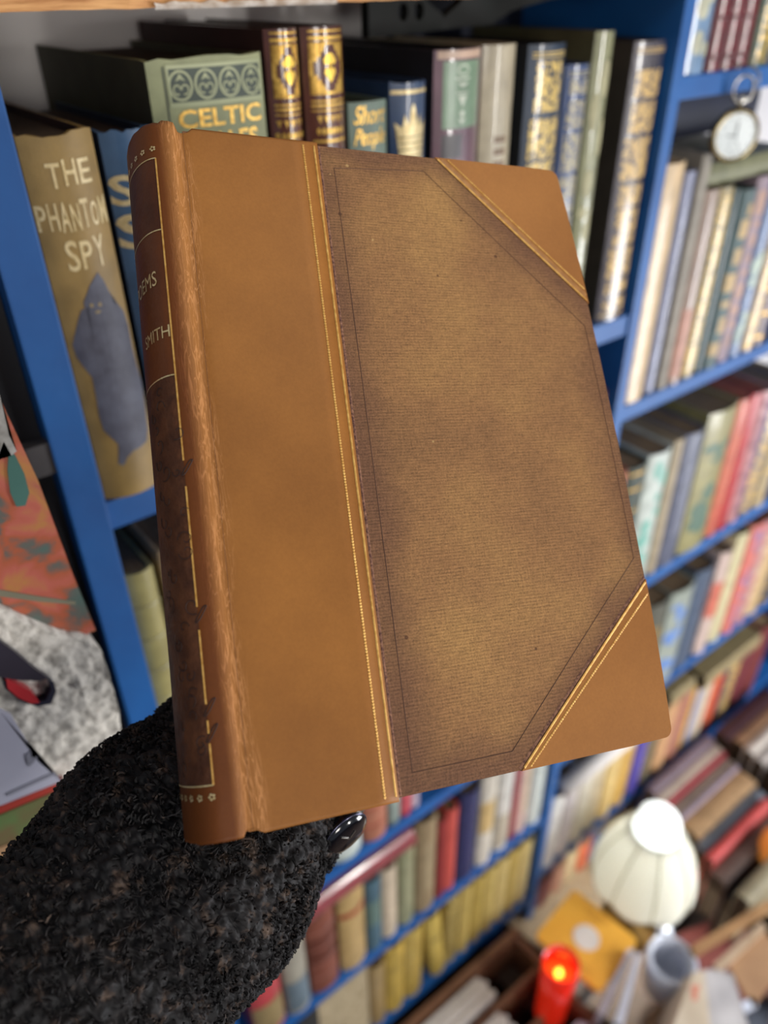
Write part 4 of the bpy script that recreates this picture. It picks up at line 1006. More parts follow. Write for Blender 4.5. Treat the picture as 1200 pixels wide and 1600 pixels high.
# stacked books against the right bay, spines outward
def edge_row(x1, y0, zt, specs, group):     # volumes standing on their fore-edges, spines up, running along the shelf
    y = y0
    for (t, ln, dx, dz, col, lab) in specs:
        b = Book(t, ln, .115, col, (x1 + dx, y - t / 2, EYE + zt + dz), bulge=min(.003, t * .18))
        b.root.rotation_euler = Matrix(((0, 0, -1), (1, 0, 0), (0, -1, 0))).to_euler()
        setlabel(b.root, lab, 'book', group); y -= t + .001
edge_row(1.060, .405, -1.185, [
    (.020, .185, .010, .004, (128, 112, 122), 'grey mauve book spine up, nearest the shelf in the row beside the lampshade'),
    (.018, .180, .004, .0, (196, 180, 164), 'pale stone book spine up, second from the shelf beside the lampshade'),
    (.008, .180, .0, .003, (170, 66, 72), 'thin rose red book spine up beside the lampshade'),
    (.020, .178, -.004, -.002, (130, 114, 102), 'taupe book spine up, right after the thin rose red one'),
    (.009, .180, -.008, .002, (164, 148, 160), 'thin lavender book spine up beside the thick tan one'),
    (.036, .175, -.012, .0, (176, 142, 102), 'thick tan book spine up beside the lampshade'),
    (.022, .178, -.020, -.004, (104, 112, 122), 'blue grey book spine up between the thick tan and bright red ones'),
    (.016, .175, -.034, .006, (196, 72, 68), 'bright red book spine up right of the lampshade'),
    (.030, .170, -.046, -.012, (96, 76, 66), 'dark brown book spine up, right after the bright red one'),
    (.016, .160, -.056, -.040, (34, 28, 28), 'sunken black book spine up behind the olive grey one'),  # black colour stands in for a shaded gap between books
    (.024, .150, -.074, .002, (150, 140, 112), 'olive grey book spine up near the mug handle'),
], 'books standing spine up beside the lampshade')
edge_row(1.245, .395, -1.165, [
    (.030, .170, .0, .0, (64, 34, 38), 'maroon black book spine up at the right edge, nearest the shelf'),
    (.024, .165, .004, .0, (150, 116, 86), 'hazel book spine up at the right edge behind the pale bundle'),
    (.020, .168, .0, .004, (206, 196, 184), 'off-white book spine up at the right edge'),
    (.022, .165, -.004, .0, (176, 168, 160), 'light grey book spine up at the right edge'),
    (.030, .160, -.006, -.01, (52, 42, 44), 'sooty book spine up at the right edge'),
    (.026, .165, -.006, -.01, (120, 84, 64), 'chestnut book spine up at the right edge above the amber glass'),
], 'books standing spine up at the right edge')
# second stack further right, third in front
flat_stack(.975, .135, -1.44, [(.03, (70, 60, 50), 'dark brown book lowest in the right front stack', 0, 0, .05), (.028, (132, 120, 92), 'olive grey book in the right front stack', 0, 0, -.04), (.024, (92, 64, 54), 'chestnut book in the right front stack', 0, .006, .03), (.034, (158, 146, 118), 'pale grey olive book topmost of the right front stack', -.03, .0, .06)], group='books stacked at the right front', size=(.15, .11))
# warm glass at the edge
bm = bmesh.new(); lathe(bm, [(.0, -.03), (.022, -.03), (.032, -.005), (.030, .025), (.020, .04)], 32)
o = obj('amber_glass', bm, mat('amber_glass', RGB(230, 140, 60), RGB(200, 110, 40), rough=.15, emit=(1, .38, .08, 1), estr=.25), smooth=True); o.location = rayz(1216, 1330, -1.20); tag(o, 'glowing amber glass at the right edge above the front stacks', 'candle glass')
# yellow card with a white disc
c0, c1, c2_, c3 = [rayz(x, y, -1.205) for x, y in ((897, 1388), (997, 1468), (937, 1552), (836, 1462))]
ctr = (c0 + c1 + c2_ + c3) / 4; ex = (c1 - c0); ey = (c3 - c0); ang = math.atan2(ex.y, ex.x); lx, ly = ex.length, ey.length
yb = empty('yellow_book', ctr - Vector((0, 0, .010)), (0, 0, ang)); tag(yb, 'yellow paperback with a round white disc on its cover, lying left of the mug', 'book')
bm = bmesh.new(); pts = []
for cx, cy, a0 in ((lx / 2 - .008, ly / 2 - .008, 0), (-lx / 2 + .008, ly / 2 - .008, 1.5708), (-lx / 2 + .008, -ly / 2 + .008, 3.1416), (lx / 2 - .008, -ly / 2 + .008, 4.7124)):
    for i in range(5): a = a0 + i * .3927; pts.append((cx + .008 * math.cos(a), cy + .008 * math.sin(a)))
lo = [bm.verts.new((x, y, 0)) for x, y in pts]; hi = [bm.verts.new((x, y, .010)) for x, y in pts]; bm.faces.new(lo[::-1]); bm.faces.new(hi)
for i in range(len(pts)): j = (i + 1) % len(pts); bm.faces.new((lo[i], lo[j], hi[j], hi[i]))
obj('cover', bm, mat('yellow_card', RGB(240, 178, 62), RGB(228, 164, 52), rough=.5), yb)
bm = bmesh.new(); lathe(bm, [(0, .0112), (.0195, .0112), (.0198, .0104)], 40); obj('cover_disc', bm, mat('white_print', RGB(232, 226, 216), RGB(212, 204, 196), rough=.6), yb)
bm = bmesh.new()
for k in range(3): bx(bm, -.03 + .004 * k, .012 - .004 * k, ly * .40 - .006 * k, ly * .40 - .006 * k + .0012, .0101, .0105)
for k in range(2): bx(bm, .0, .035, -ly * .36 - .006 * k, -ly * .36 - .006 * k + .0012, .0101, .0105)
obj('printed_lines', bm, mat('ochre_print', RGB(190, 130, 40), rough=.6), yb)
# mug
mz = -1.215; mc = rayz(1050, 1500, mz)
mug = empty('mug', mc - Vector((0, 0, .085))); tag(mug, 'empty white mug seen from above at the bottom right', 'mug')
porc = mat('white_porcelain', RGB(212, 218, 230), RGB(204, 210, 224), rough=.25, coat=.4)
bm = bmesh.new(); lathe(bm, [(0, 0), (.026, 0), (.031, .012), (.0355, .06), (.0375, .084), (.0365, .0856), (.0290, .0850), (.0275, .075), (.026, .03), (.020, .012), (0, .010)], 48); obj('cup', bm, porc, mug, True)
hd = Vector((1, .9, 0)).normalized(); tx = []
for i in range(13):
    a = -1.5 + 3.0 * i / 12; tx.append(Vector((hd.x * (.033 + .032 * math.cos(a)), hd.y * (.033 + .032 * math.cos(a)), .052 + .030 * math.sin(a))))
bm = bmesh.new(); tube(bm, tx, .0075, 12); obj('handle', bm, porc, mug, True)
# red candle glass
rc = rayz(877, 1505, -1.150)
rg = empty('candle_glass', rc - Vector((0, 0, .15))); tag(rg, 'tall red glass with a burning candle in front of the yellow paperback', 'candle')
redg = mat('red_glass', RGB(206, 22, 14), RGB(190, 14, 8), rough=.12, coat=.6, emit=(1, .035, .01, 1), estr=.35)
bm = bmesh.new(); lathe(bm, [(0, 0), (.022, 0), (.023, .01), (.0245, .09), (.0265, .15), (.0250, .1505), (.023, .12), (.0215, .10)], 40); obj('glass', bm, redg, rg, True)
bm = bmesh.new(); lathe(bm, [(0, .112), (.0220, .110), (.0222, .02), (0, .02)], 32); obj('wax', bm, mat('orange_wax', RGB(250, 84, 24), RGB(240, 60, 16), rough=.4, emit=(1, .10, .01, 1), estr=.9), rg, True)
bm = bmesh.new(); lathe(bm, [(0, .112), (.0045, .117), (.0055, .122), (.003, .130), (0, .137)], 16); obj('flame', bm, mat('flame', RGB(255, 190, 40), emit=(1, .52, .05, 1), estr=5), rg, True)
# two white slips standing on edge, pamphlet bunch, kraft board, box
def slab(name, corners_px, Z, th, m, label, cat, tilt=None, group=None):
    P = [rayz(x, y, z) for (x, y), z in zip(corners_px, Z)]
    n = (P[1] - P[0]).cross(P[2] - P[0]).normalized()
    if n.z < 0: n = -n
    bm = bmesh.new(); a = [bm.verts.new(p) for p in P]; b_ = [bm.verts.new(p - n * th) for p in P]
    bm.faces.new(a); bm.faces.new(b_[::-1])
    for i in range(len(P)): j = (i + 1) % len(P); bm.faces.new((a[j], a[i], b_[i], b_[j]))
    o = obj(name, bm, m); tag(o, label, cat, group); return o
wslip = mat('white_slip', RGB(214, 216, 226), RGB(196, 198, 208), rough=.6)
slab('envelope', [(982, 1482), (991, 1484), (944, 1588), (935, 1582)], [-1.19, -1.19, -1.21, -1.21], .06, wslip, 'first white envelope on edge left of the mug', 'envelope', group='white envelopes')
slab('envelope', [(994, 1488), (1002, 1492), (974, 1602), (960, 1598)], [-1.185, -1.185, -1.20, -1.20], .06, wslip, 'second white envelope on edge, nearer the mug', 'envelope', group='white envelopes')
pamph = mat('cream_pamphlet', RGB(216, 200, 176), RGB(196, 178, 152), rough=.7); grey = mat('grey_pamphlet', RGB(200, 196, 194), RGB(170, 166, 166), rough=.7)
base = [(1083, 1520), (1100, 1516), (1112, 1514), (1124, 1516), (1136, 1518), (1148, 1524)]; nmz = ['nearest', 'second from', 'third from', 'fourth from', 'farthest from']
for k in range(5):
    a, b2 = base[k], base[k + 1]
    top = [(a[0], a[1]), (b2[0] - 2, b2[1]), (b2[0] + 16 + 3 * k, 1625), (a[0] - 40 + 14 * k, 1625)] if k else [(1083, 1520), (1100, 1516), (1112, 1630), (1042, 1630)]
    slab('pamphlet', top, [-1.17 - .004 * k] * 2 + [-1.19 - .004 * k] * 2, .12, pamph if k == 0 else grey, '%s the mug of the bunched upright pamphlets' % nmz[k].capitalize() if k == 99 else 'upright pamphlet in the bunch at the bottom right, %s the mug' % (nmz[k] + (' to' if k == 0 else '')), 'pamphlet', group='bunched pamphlets')
slab('stamp', [(1080, 1540), (1092, 1538), (1094, 1562), (1082, 1564)], [-1.1735, -1.1735, -1.178, -1.178], .0006, mat('orange_stamp', RGB(226, 138, 110), rough=.6), 'small orange stamp on the nearest upright pamphlet', 'stamp')
kraft = mat('kraft_card', RGB(176, 138, 100), RGB(156, 118, 84), rough=.7, scale=15)
slab('card', [(1140, 1510), (1192, 1452), (1230, 1500), (1178, 1575)], [-1.22] * 4, .006, kraft, 'brown kraft card lying right of the pamphlets', 'card')
slab('wooden_ruler', [(1078, 1480), (1200, 1405), (1212, 1417), (1088, 1492)], [-1.20] * 4, .010, mat('light_wood', RGB(176, 136, 92), RGB(150, 112, 74), rough=.5, scale=30), 'long light brown wooden strip above the mug handle', 'wooden strip')
slab('wooden_ruler', [(1115, 1506), (1190, 1440), (1198, 1450), (1124, 1520)], [-1.21] * 4, .010, mat('pale_wood', RGB(196, 172, 144), RGB(170, 146, 118), rough=.5, scale=30), 'short pale wooden strip right of the mug', 'wooden strip')
slab('saucer_chip', [(1155, 1568), (1178, 1556), (1184, 1572), (1166, 1582)], [-1.22] * 4, .004, porc, 'small white card scrap beside the kraft card', 'scrap')
# open brown box under the mug
bxr = empty('cardboard_box', (mc.x - .02, mc.y - .055, EYE - 1.40)); tag(bxr, 'small open brown cardboard box below the mug', 'box')
for nm, d_ in (('side', (-.05, -.046, -.035, .035, 0, .13)), ('side', (.046, .05, -.035, .035, 0, .13)), ('side', (-.046, .046, .031, .035, 0, .125)), ('side', (-.046, .046, -.035, -.031, 0, .12)), ('bottom', (-.05, .05, -.035, .035, 0, .004))):
    o = box_obj(nm, d_, kraft, bxr)
# more books in the heap: two rings of flat books at different heights, individually built
rnd = random.Random(21)
cols = [((92, 70, 56), 'umber'), ((146, 124, 98), 'sand'), ((60, 50, 50), 'sooty'), ((120, 92, 72), 'hazel'), ((168, 150, 124), 'oatmeal'), ((110, 52, 46), 'rust'), ((74, 80, 92), 'slate'), ((134, 112, 110), 'mauve')]
spots = [(.62, .33, -1.36), (.70, .38, -1.34), (.63, .26, -1.38), (.72, .20, -1.36), (.60, .18, -1.40), (.80, .20, -1.36), (.84, .11, -1.38), (.74, .10, -1.39), (.92, .08, -1.36), (.50, .14, -1.42), (.88, .30, -1.42), (1.02, .28, -1.38), (1.10, .12, -1.33), (1.08, .10, -1.40), (1.22, .12, -1.36), (.66, .06, -1.42), (1.0, .06, -1.42), (.82, .02, -1.44), (.55, .30, -1.44), (1.20, .14, -1.32)]
words = ['below the yellow paperback', 'behind the lamp foot', 'under the yellow paperback edge', 'beneath the mug', 'beneath the red candle', 'right of the mug', 'under the pamphlets', 'below the bunched pamphlets', 'under the kraft card', 'below the crate corner', 'under the spine-up row by the lamp', 'under the spine-up row', 'below the amber glass', 'low under the right front stack', 'low beyond the right front stack', 'low in front of the crate', 'low at the bottom right corner', 'at the bottom edge under the pamphlets', 'between crate and lamp foot', 'beyond the right photo edge']
for k, (x, y, z) in enumerate(spots):
    c, nm = cols[k % 8]; z0 = z - .0; n = 1
    b = Book(rnd.uniform(.022, .036), rnd.uniform(.15, .20), .125, c, (x - .09, y - .05, EYE + z), bulge=.003)
    M = Matrix.Rotation(rnd.uniform(-.35, .35), 4, 'Z') @ Matrix.Rotation(rnd.uniform(-.12, .12), 4, 'X') @ Matrix.Rotation(math.pi / 2, 4, 'Y'); b.root.rotation_euler = M.to_euler()
    setlabel(b.root, '%s book lying in the heap %s' % (nm, words[k]), 'book', 'books heaped in front of the shelves')
hb = bmesh.new(); bx(hb, .44, 1.35, -.12, .385, 0.0, .075, .01)
o = obj('low_table', hb, mat('dark_table', RGB(56, 42, 36), RGB(40, 30, 26), rough=.6)); tag(o, 'dark low table under the heap of books and papers', 'table')

# ------------------------------------------------------------------ left: painted board, plaster relief, picture card
def pt(px, py, Y=0.34): return ray(px, py, Y)
def slab_y(name, pts, Y, th, m, label=None, cat=None, parent=None, sub=0, disp=0.0, sc_=60.0, yfn=None):
    bm = bmesh.new(); P = [ray(x, y, Y) for x, y in pts]
    f = bm.faces.new([bm.verts.new(p) for p in P]); bmesh.ops.triangulate(bm, faces=[f])
    if sub:
        lo = [min(p[i] for p in P) for i in (0, 2)]; hi = [max(p[i] for p in P) for i in (0, 2)]
        for ax, i in ((0, 0), (2, 1)):
            k = lo[i]
            while k < hi[i]:
                co = [0, 0, 0]; co[ax] = k; no = [0, 0, 0]; no[ax] = 1
                bmesh.ops.bisect_plane(bm, geom=bm.verts[:] + bm.edges[:] + bm.faces[:], plane_co=co, plane_no=no); k += sub
        for v in bm.verts:
            q = v.co * sc_; v.co.y -= disp * (noise.noise(q) + .6 * noise.noise(q * 2.3) + .4 * noise.noise(q * 5.1))
    g = bmesh.ops.extrude_face_region(bm, geom=bm.faces[:])
    for v in [e for e in g['geom'] if isinstance(e, bmesh.types.BMVert)]: v.co.y = Y + th
    o = obj(name, bm, m, parent, smooth=bool(sub))
    if label: tag(o, label, cat)
    return o
def paint_mat():
    m = bpy.data.materials.new('weathered_folk_paint'); m.use_nodes = True; nt = m.node_tree; b = nt.nodes['Principled BSDF']; L = nt.links.new
    tc = nt.nodes.new('ShaderNodeTexCoord'); n = nt.nodes.new('ShaderNodeTexNoise'); n.inputs['Scale'].default_value = 42; n.inputs['Detail'].default_value = 5; n.inputs['Distortion'].default_value = .6; L(tc.outputs['Object'], n.inputs['Vector'])
    r = nt.nodes.new('ShaderNodeValToRGB'); e = r.color_ramp.elements
    for i, (p, c) in enumerate(((.30, RGB(64, 112, 104)), (.42, RGB(104, 98, 90)), (.48, RGB(176, 92, 60)), (.56, RGB(190, 100, 84)), (.66, RGB(186, 128, 70)), (.75, RGB(170, 90, 80)))):
        if i > 1: e.new(p)
        e[i].position = p; e[i].color = c
    L(n.outputs[0], r.inputs[0]); L(r.outputs[0], b.inputs['Base Color']); b.inputs['Roughness'].default_value = .5
    return m
folk = slab_y('painted_board', [(-300, 120), (0, 622), (60, 752), (115, 900), (150, 985), (132, 992), (90, 985), (45, 965), (0, 946), (-300, 870)], .340, .010, paint_mat(), 'weathered board painted in rust and teal left of the blue upright', 'painted board')
slab_y('grey_stripe', [(-300, 846), (0, 922), (60, 932), (118, 940), (118, 945), (60, 940), (0, 932), (-300, 856)], .3392, .0006, mat('grey_green_paint', RGB(130, 126, 104), rough=.6), parent=None, label=None)
sg = bpy.data.objects['grey_stripe']; sg.parent = folk
slab_y('teal_patch', [(14, 700), (24, 712), (38, 740), (46, 770), (40, 790), (26, 792), (16, 770), (12, 735)], .3391, .0007, mat('teal_paint', RGB(78, 124, 112), RGB(64, 108, 98), rough=.6)).parent = folk
slab_y('pale_edge', [(-20, 570), (0, 618), (14, 680), (26, 705), (18, 712), (6, 690), (-6, 720), (-24, 700)], .3385, .0012, mat('chipped_white', RGB(186, 184, 178), RGB(120, 116, 108), rough=.7, scale=100)).parent = folk
plaster = mat('white_plaster', RGB(224, 218, 206), RGB(150, 144, 134), rough=.8, scale=150, bump=1.0, bscale=260, detail=6, lo=.28, hi=.55)
rel = slab_y('plaster_relief', [(-300, 874), (0, 952), (50, 975), (100, 995), (138, 1000), (158, 1015), (172, 1060), (186, 1110), (190, 1160), (170, 1200), (125, 1260), (90, 1262), (60, 1215), (25, 1150), (-10, 1110), (-300, 1040)], .333, .018, plaster, 'rough white plaster relief with a dark bird head and red beak', 'relief', sub=.0022, disp=.0022, sc_=190)
slab_y('bird_head', [(-30, 985), (0, 1002), (22, 1018), (50, 1042), (76, 1060), (60, 1064), (30, 1063), (0, 1058), (-30, 1050)], .329, .006, mat('dark_slate_glaze', RGB(58, 54, 66), RGB(44, 40, 50), rough=.4)).parent = rel
slab_y('beak', [(10, 1062), (24, 1068), (48, 1080), (62, 1098), (50, 1100), (28, 1090), (12, 1076)], .3275, .006, mat('red_glaze', RGB(196, 56, 60), RGB(170, 40, 48), rough=.35)).parent = rel
slab_y('beak_line', [(8, 1076), (30, 1094), (58, 1104), (80, 1100), (88, 1080), (84, 1066), (76, 1062), (80, 1078), (72, 1094), (56, 1098), (32, 1088), (14, 1066), (6, 1064)], .3285, .006, mat('black_glaze', RGB(36, 38, 56), rough=.4)).parent = rel
card = slab_y('picture_card', [(-300, 1044), (0, 1112), (20, 1122), (60, 1190), (97, 1222), (0, 1262), (-300, 1392)], .325, .004, mat('pale_print', RGB(186, 186, 200), RGB(172, 172, 188), rough=.55, scale=20), 'white picture card with a red border below the bird relief', 'card')
slab_y('red_border', [(-300, 1392), (0, 1260), (100, 1220), (104, 1228), (0, 1272), (-300, 1408)], .3246, .005, mat('red_border', RGB(178, 62, 50), rough=.5)).parent = card
slab_y('printed_caption', [(10, 1240), (85, 1206), (88, 1210), (12, 1244)], .3244, .0005, mat('grey_print', RGB(140, 140, 152), rough=.6)).parent = card
slab_y('ink_marks', [(40, 1180), (48, 1174), (50, 1184), (60, 1182), (52, 1192), (46, 1198), (42, 1190)], .3244, .0005, mat('grey_print', RGB(140, 140, 152))).parent = card
slab_y('green_book', [(-300, 1410), (0, 1274), (106, 1229), (118, 1262), (60, 1300), (0, 1322), (-300, 1440)], .331, .03, mat('mottled_green', RGB(88, 118, 66), RGB(110, 90, 60), rough=.6, scale=50), 'mottled green book edge below the red bordered card', 'book')
slab_y('tan_box', [(-300, 1442), (0, 1324), (60, 1302), (60, 1345), (0, 1420), (-300, 1600)], .334, .05, kraft, 'tan box corner under the green book at the left edge', 'box')
# added black panel standing in for the shade in the gap, with a grey fitting
cb = box_obj('gap_shade_panel', (-.75, .203 * D, D + .006, D + .17, 0.0, EYE - .05), mat('gap_shade_black', RGB(16, 16, 24), RGB(8, 8, 12), rough=.6)); tag(cb, 'black panel standing in for the shaded gap left of the blue upright', 'shade panel')
g0 = ray(46, 690, D + .024)
o = box_obj('grey_bracket', (g0.x - .010, g0.x + .012, D - .004, D + .006, g0.z - .010, g0.z + .010), mat('grey_fitting', RGB(74, 70, 70), RGB(58, 54, 54), rough=.6), bev=.002); tag(o, 'grey metal fitting in the dark gap left of the blue upright', 'fitting')

# ------------------------------------------------------------------ the person: arm in a black fleece sleeve, hand behind the book
person = empty('person', (0, 0, 0)); 
def local(u, v, n): return HO + HU * u + HV * v + HN * n
def rayn(px, py, n):    # point seen at a pixel, at distance n from the cover plane
    q = Vector(((px - 600) / FX, (py - 800) / FX, 1.0)); c = Vector((Vector(R0).dot(q), Vector(R2).dot(q), -Vector(R1).dot(q)))
    o = Vector((0, 0, EYE)); t = ((HO + HN * n - o).dot(HN)) / c.dot(HN); return o + c * t
cuff = rayn(412, 1195, -0.098)
mid = rayn(205, 1440, -0.085)
elb = rayn(-430, 2180, -0.060)
end = cuff
axis = (cuff - mid).normalized()
# sleeve: dense tube with a curly fleece surface
def fleece():
    m = bpy.data.materials.new('black_boucle_fleece'); m.use_nodes = True; nt = m.node_tree; b = nt.nodes['Principled BSDF']; L = nt.links.new
    tc = nt.nodes.new('ShaderNodeTexCoord'); n = nt.nodes.new('ShaderNodeTexNoise'); n.inputs['Scale'].default_value = 170; n.inputs['Detail'].default_value = 5; L(tc.outputs['Object'], n.inputs['Vector'])
    r = nt.nodes.new('ShaderNodeValToRGB'); e = r.color_ramp.elements; e[0].position = .40; e[0].color = RGB(8, 7, 9); e[1].position = .80; e[1].color = RGB(104, 84, 70); k = e.new(.57); k.color = RGB(24, 20, 21)
    L(n.outputs[0], r.inputs[0]); L(r.outputs[0], b.inputs['Base Color']); b.inputs['Roughness'].default_value = .68; b.inputs['Specular IOR Level'].default_value = .35; b.inputs['Sheen Weight'].default_value = .10; b.inputs['Sheen Roughness'].default_value = .4
    b.inputs['Sheen Tint'].default_value = (0.6, 0.52, 0.48, 1)
    return m
fl = fleece()
ax_pts = []
for i in range(41):
    t = i / 40
    ax_pts.append(elb.lerp(mid, t * 2) if t < .5 else mid.lerp(end, (t - .5) * 2))
for _ in range(6): ax_pts = [ax_pts[0]] + [(ax_pts[i - 1] + ax_pts[i] * 2 + ax_pts[i + 1]) / 4 for i in range(1, 40)] + [ax_pts[-1]]
def axp(t):
    f = max(0, min(39.999, t * 40)); i = int(f); return ax_pts[i].lerp(ax_pts[i + 1], f - i)
def frame(t):
    d = (axp(min(1, t + .02)) - axp(max(0, t - .02))).normalized(); a = d.cross(HN).normalized(); return d, a, a.cross(d).normalized()
def srad(t): return 0.063 - 0.016 * t + 0.004 * math.sin(t * 11) * (1 if t < .9 else 0)
NA, NL = 380, 900
verts = []; faces = []
def fz(p):
    w_ = Vector((noise.noise(p * 120), noise.noise(p * 120 + Vector((9, 0, 0))), noise.noise(p * 120 + Vector((0, 9, 0))))) * .35
    d1 = noise.voronoi(p * 235 + w_)[0]; d2 = noise.voronoi(p * 520 + w_)[0]
    return .0034 * (1 - min(1.0, d1[0] * 1.35)) ** .8 + .0012 * (1 - min(1, d2[0] * 1.4)) + .0030 * noise.noise(p * 38) - .0015
for j in range(NL + 1):
    t = j / NL; d, a, c = frame(t); o = axp(t); r = srad(t)
    if t > .985: r -= .010 * ((t - .985) / .015) ** 2
    for k in range(NA):
        an = 2 * math.pi * k / NA; dr = a * math.cos(an) + c * math.sin(an) * .88; p = o + dr * r; verts.append(p + dr * fz(p) + d * .4 * fz(p + Vector((5, 1, 2)))
        )
for j in range(NL):
    for k in range(NA):
        k2 = (k + 1) % NA; faces.append((j * NA + k, j * NA + k2, (j + 1) * NA + k2, (j + 1) * NA + k))
me = bpy.data.meshes.new('sleeve'); me.from_pydata([v[:] for v in verts], [], faces); me.materials.append(fl)
for p in me.polygons: p.use_smooth = True
sl = bpy.data.objects.new('sleeve', me); COL.objects.link(sl); sl.parent = person; sl['label'] = 'black curly fleece coat sleeve'
# little curls standing off the cloth
rnd = random.Random(9); V = []; F = []
for q in range(10500):
    t = rnd.random(); an = rnd.uniform(0, 6.283); d, a, c = frame(t); dr = a * math.cos(an) + c * math.sin(an) * .88
    if dr.dot(HN) < -.35: continue
    o = axp(t) + dr * (srad(t) + .0008); u = (d * rnd.uniform(-1, 1) + dr.cross(d) * rnd.uniform(-1, 1)).normalized(); v_ = dr
    R_ = rnd.uniform(.0008, .0017); tw = rnd.uniform(.00035, .0006); ph = rnd.uniform(0, 6.28); L0 = len(V); side = u.cross(v_)
    for i in range(6):
        aa = ph + i * .85; cc = o + (u * math.cos(aa) + v_ * math.sin(aa)) * R_ + side * (i - 3) * .0003; rd = (u * math.cos(aa) + v_ * math.sin(aa))
        for kk in range(3):
            b_ = kk * 2.0944; V.append(cc + (rd * math.cos(b_) + side * math.sin(b_)) * tw)
    for i in range(5):
        for kk in range(3): F.append((L0 + i * 3 + kk, L0 + i * 3 + (kk + 1) % 3, L0 + (i + 1) * 3 + (kk + 1) % 3, L0 + (i + 1) * 3 + kk))
me = bpy.data.meshes.new('sleeve_curls'); me.from_pydata([v[:] for v in V], [], F); me.materials.append(fl)
sc_o = bpy.data.objects.new('sleeve_curls', me); COL.objects.link(sc_o); sc_o.parent = person; sc_o['kind'] = 'stuff'
# shirt cuff
d, a, c = frame(1.0)
bm = bmesh.new(); n = 64; rings = []
for s_, r in ((-.02, .040), (.004, .043), (.024, .043), (.026, .0425), (.026, .041), (-.02, .038)):
    rings.append([bm.verts.new(end + d * s_ + (a * math.cos(6.2832 * k / n) + c * .8 * math.sin(6.2832 * k / n)) * r) for k in range(n)])
for i in range(5):
    for k in range(n): bm.faces.new((rings[i][k], rings[i][(k + 1) % n], rings[i + 1][(k + 1) % n], rings[i + 1][k]))
cf = obj('shirt_cuff', bm, mat('blue_check_shirt', RGB(130, 152, 220), RGB(96, 118, 190), rough=.8, scale=900, bump=.4, bscale=1200), person, True); cf['label'] = 'pale blue shirt cuff'
# hand: one skinned body behind the book, holding it up by the back board
hand_c = local(.075, .165, -.062)
bmh = bmesh.new(); sk = bmh.verts.layers.skin.verify()
def hv(p, r, root=False):
    v = bmh.verts.new(p); v[sk].radius = (r, r * .8); v[sk].use_root = root; return v
w0 = hv(mid.lerp(end, .55), .026, True); w1 = hv(end + d * .012, .025); bmh.edges.new((w0, w1))
w2 = hv(end.lerp(hand_c, .45) + d * .01, .024); bmh.edges.new((w1, w2))
palm = hv(hand_c, .028); bmh.edges.new((w2, palm))
for k, (u0, ln, r) in enumerate(((-.030, .88, .0086), (-.010, 1.0, .0092), (.010, .95, .0090), (.029, .76, .0080))):
    b0 = hv(hand_c + HU * u0 - HV * .030, .0105); bmh.edges.new((palm, b0))
    b1 = hv(hand_c + HU * (u0 * 1.25) - HV * (.030 + .036 * ln) + HN * .004, r * 1.08); bmh.edges.new((b0, b1))
    b2_ = hv(hand_c + HU * (u0 * 1.35) - HV * (.030 + .060 * ln) + HN * .010, r); bmh.edges.new((b1, b2_))
    b3 = hv(hand_c + HU * (u0 * 1.40) - HV * (.030 + .078 * ln) + HN * .013, r * .82); bmh.edges.new((b2_, b3))
t0 = hv(hand_c + HU * .030 + HV * .022, .012); bmh.edges.new((palm, t0))
t1 = hv(hand_c + HU * .052 + HV * .004 + HN * .006, .0100); bmh.edges.new((t0, t1))
t2 = hv(hand_c + HU * .062 - HV * .020 + HN * .010, .0088); bmh.edges.new((t1, t2))
me = bpy.data.meshes.new('hand'); bmh.to_mesh(me); bmh.free()
hand = bpy.data.objects.new('hand', me); COL.objects.link(hand); hand.parent = person
me.materials.append(mat('skin', RGB(206, 150, 124), RGB(190, 130, 106), rough=.5, scale=30))
hand.modifiers.new('s', 'SKIN'); hand.modifiers['s'].use_smooth_shade = True
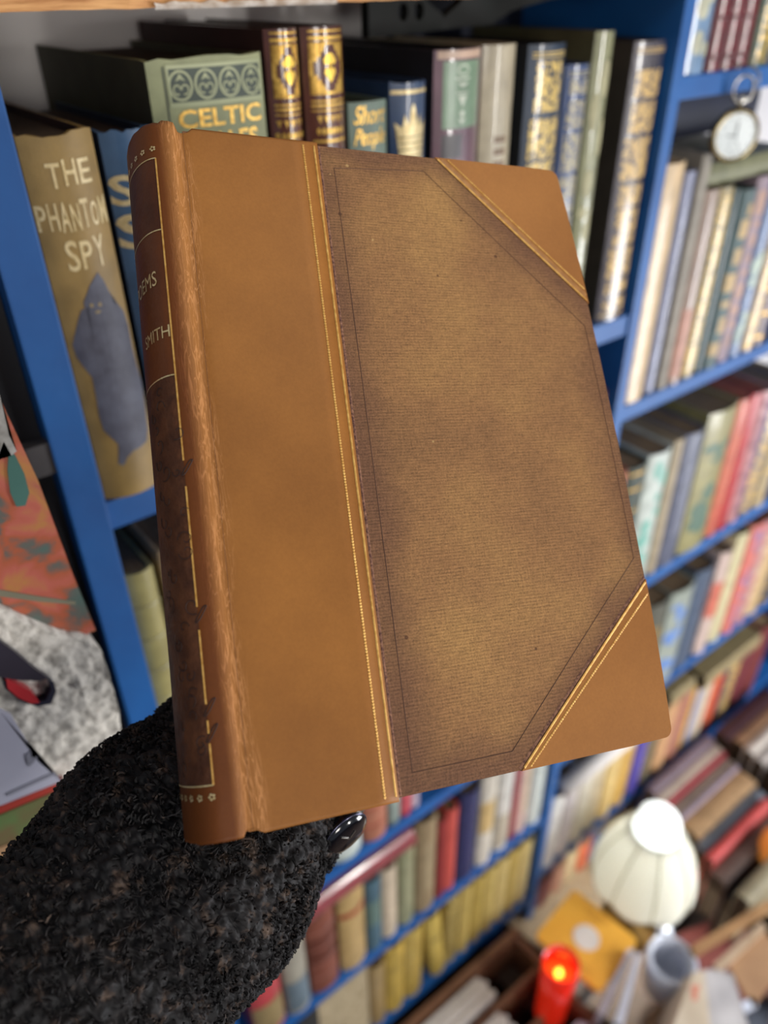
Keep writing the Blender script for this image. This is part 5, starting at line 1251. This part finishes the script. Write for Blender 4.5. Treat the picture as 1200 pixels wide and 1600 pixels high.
hand.modifiers.new('u', 'SUBSURF').levels = 2; hand.modifiers['u'].render_levels = 2
tag(person, "person's arm in a black fleece coat sleeve reaching up to hold the book from behind", 'person')
# wristwatch at the edge of the cuff
wp = rayn(536, 1298, -0.070); wn = (Vector((0, 0, EYE)) - wp).normalized()
wx = (xr * .72 + up * .80).normalized(); wz = (wx.cross(wn)).normalized(); face_n = (wn * .42 + wz * .90).normalized(); wy = face_n.cross(wx).normalized()
wm = Matrix((wx, wy, face_n)).transposed().to_4x4(); wm.translation = wp
ww = empty('wristwatch'); ww.matrix_world = wm; tag(ww, 'black wristwatch with silver lugs at the edge of the fleece sleeve', 'wristwatch')
bm = bmesh.new(); lathe(bm, [(0, -.0035), (.009, -.0035), (.0105, -.002), (.0108, .001), (.0098, .0030), (.0070, .0040), (0, .0043)], 40); obj('watch_case', bm, mat('black_gloss', RGB(10, 12, 22), RGB(6, 8, 14), rough=.12, coat=.8), ww, True)
bm = bmesh.new(); tube(bm, [(.0104 * math.cos(a_ * .2618), .0104 * math.sin(a_ * .2618), .0018) for a_ in range(24)], .0005, 6, True); obj('bezel', bm, mat('gunmetal', RGB(90, 90, 110), rough=.25, metal=.8), ww, True)
for s_ in (-1, 1):
    bm = bmesh.new(); bx(bm, s_ * .0108 - .0016, s_ * .0108 + .0016, -.0028, .0028, -.0025, .0010, .0006); obj('lug', bm, silver, ww)
    bm = bmesh.new(); q_ = []
    tube(bm, [(s_ * .011, 0, -.001), (s_ * .016, 0, -.006), (s_ * .017, 0, -.014)], .0036, 10); o = obj('strap', bm, mat('black_strap', RGB(18, 18, 24), rough=.6), ww, True)
bm = bmesh.new()
bx(bm, -.0002, .0002, 0, .006, .0044, .0046); bx(bm, 0, .004, -.0002, .0002, .0044, .0046); obj('watch_hands', bm, silver, ww)

seen = {}
for o in bpy.data.objects:
    if o.get('label') and o.parent is None:
        n = len(o['label'].split())
        if n < 4 or n > 16: print('LABELLEN', n, o['label'])
        if o['label'] in seen: print('DUP', o['label'])
        seen[o['label']] = 1
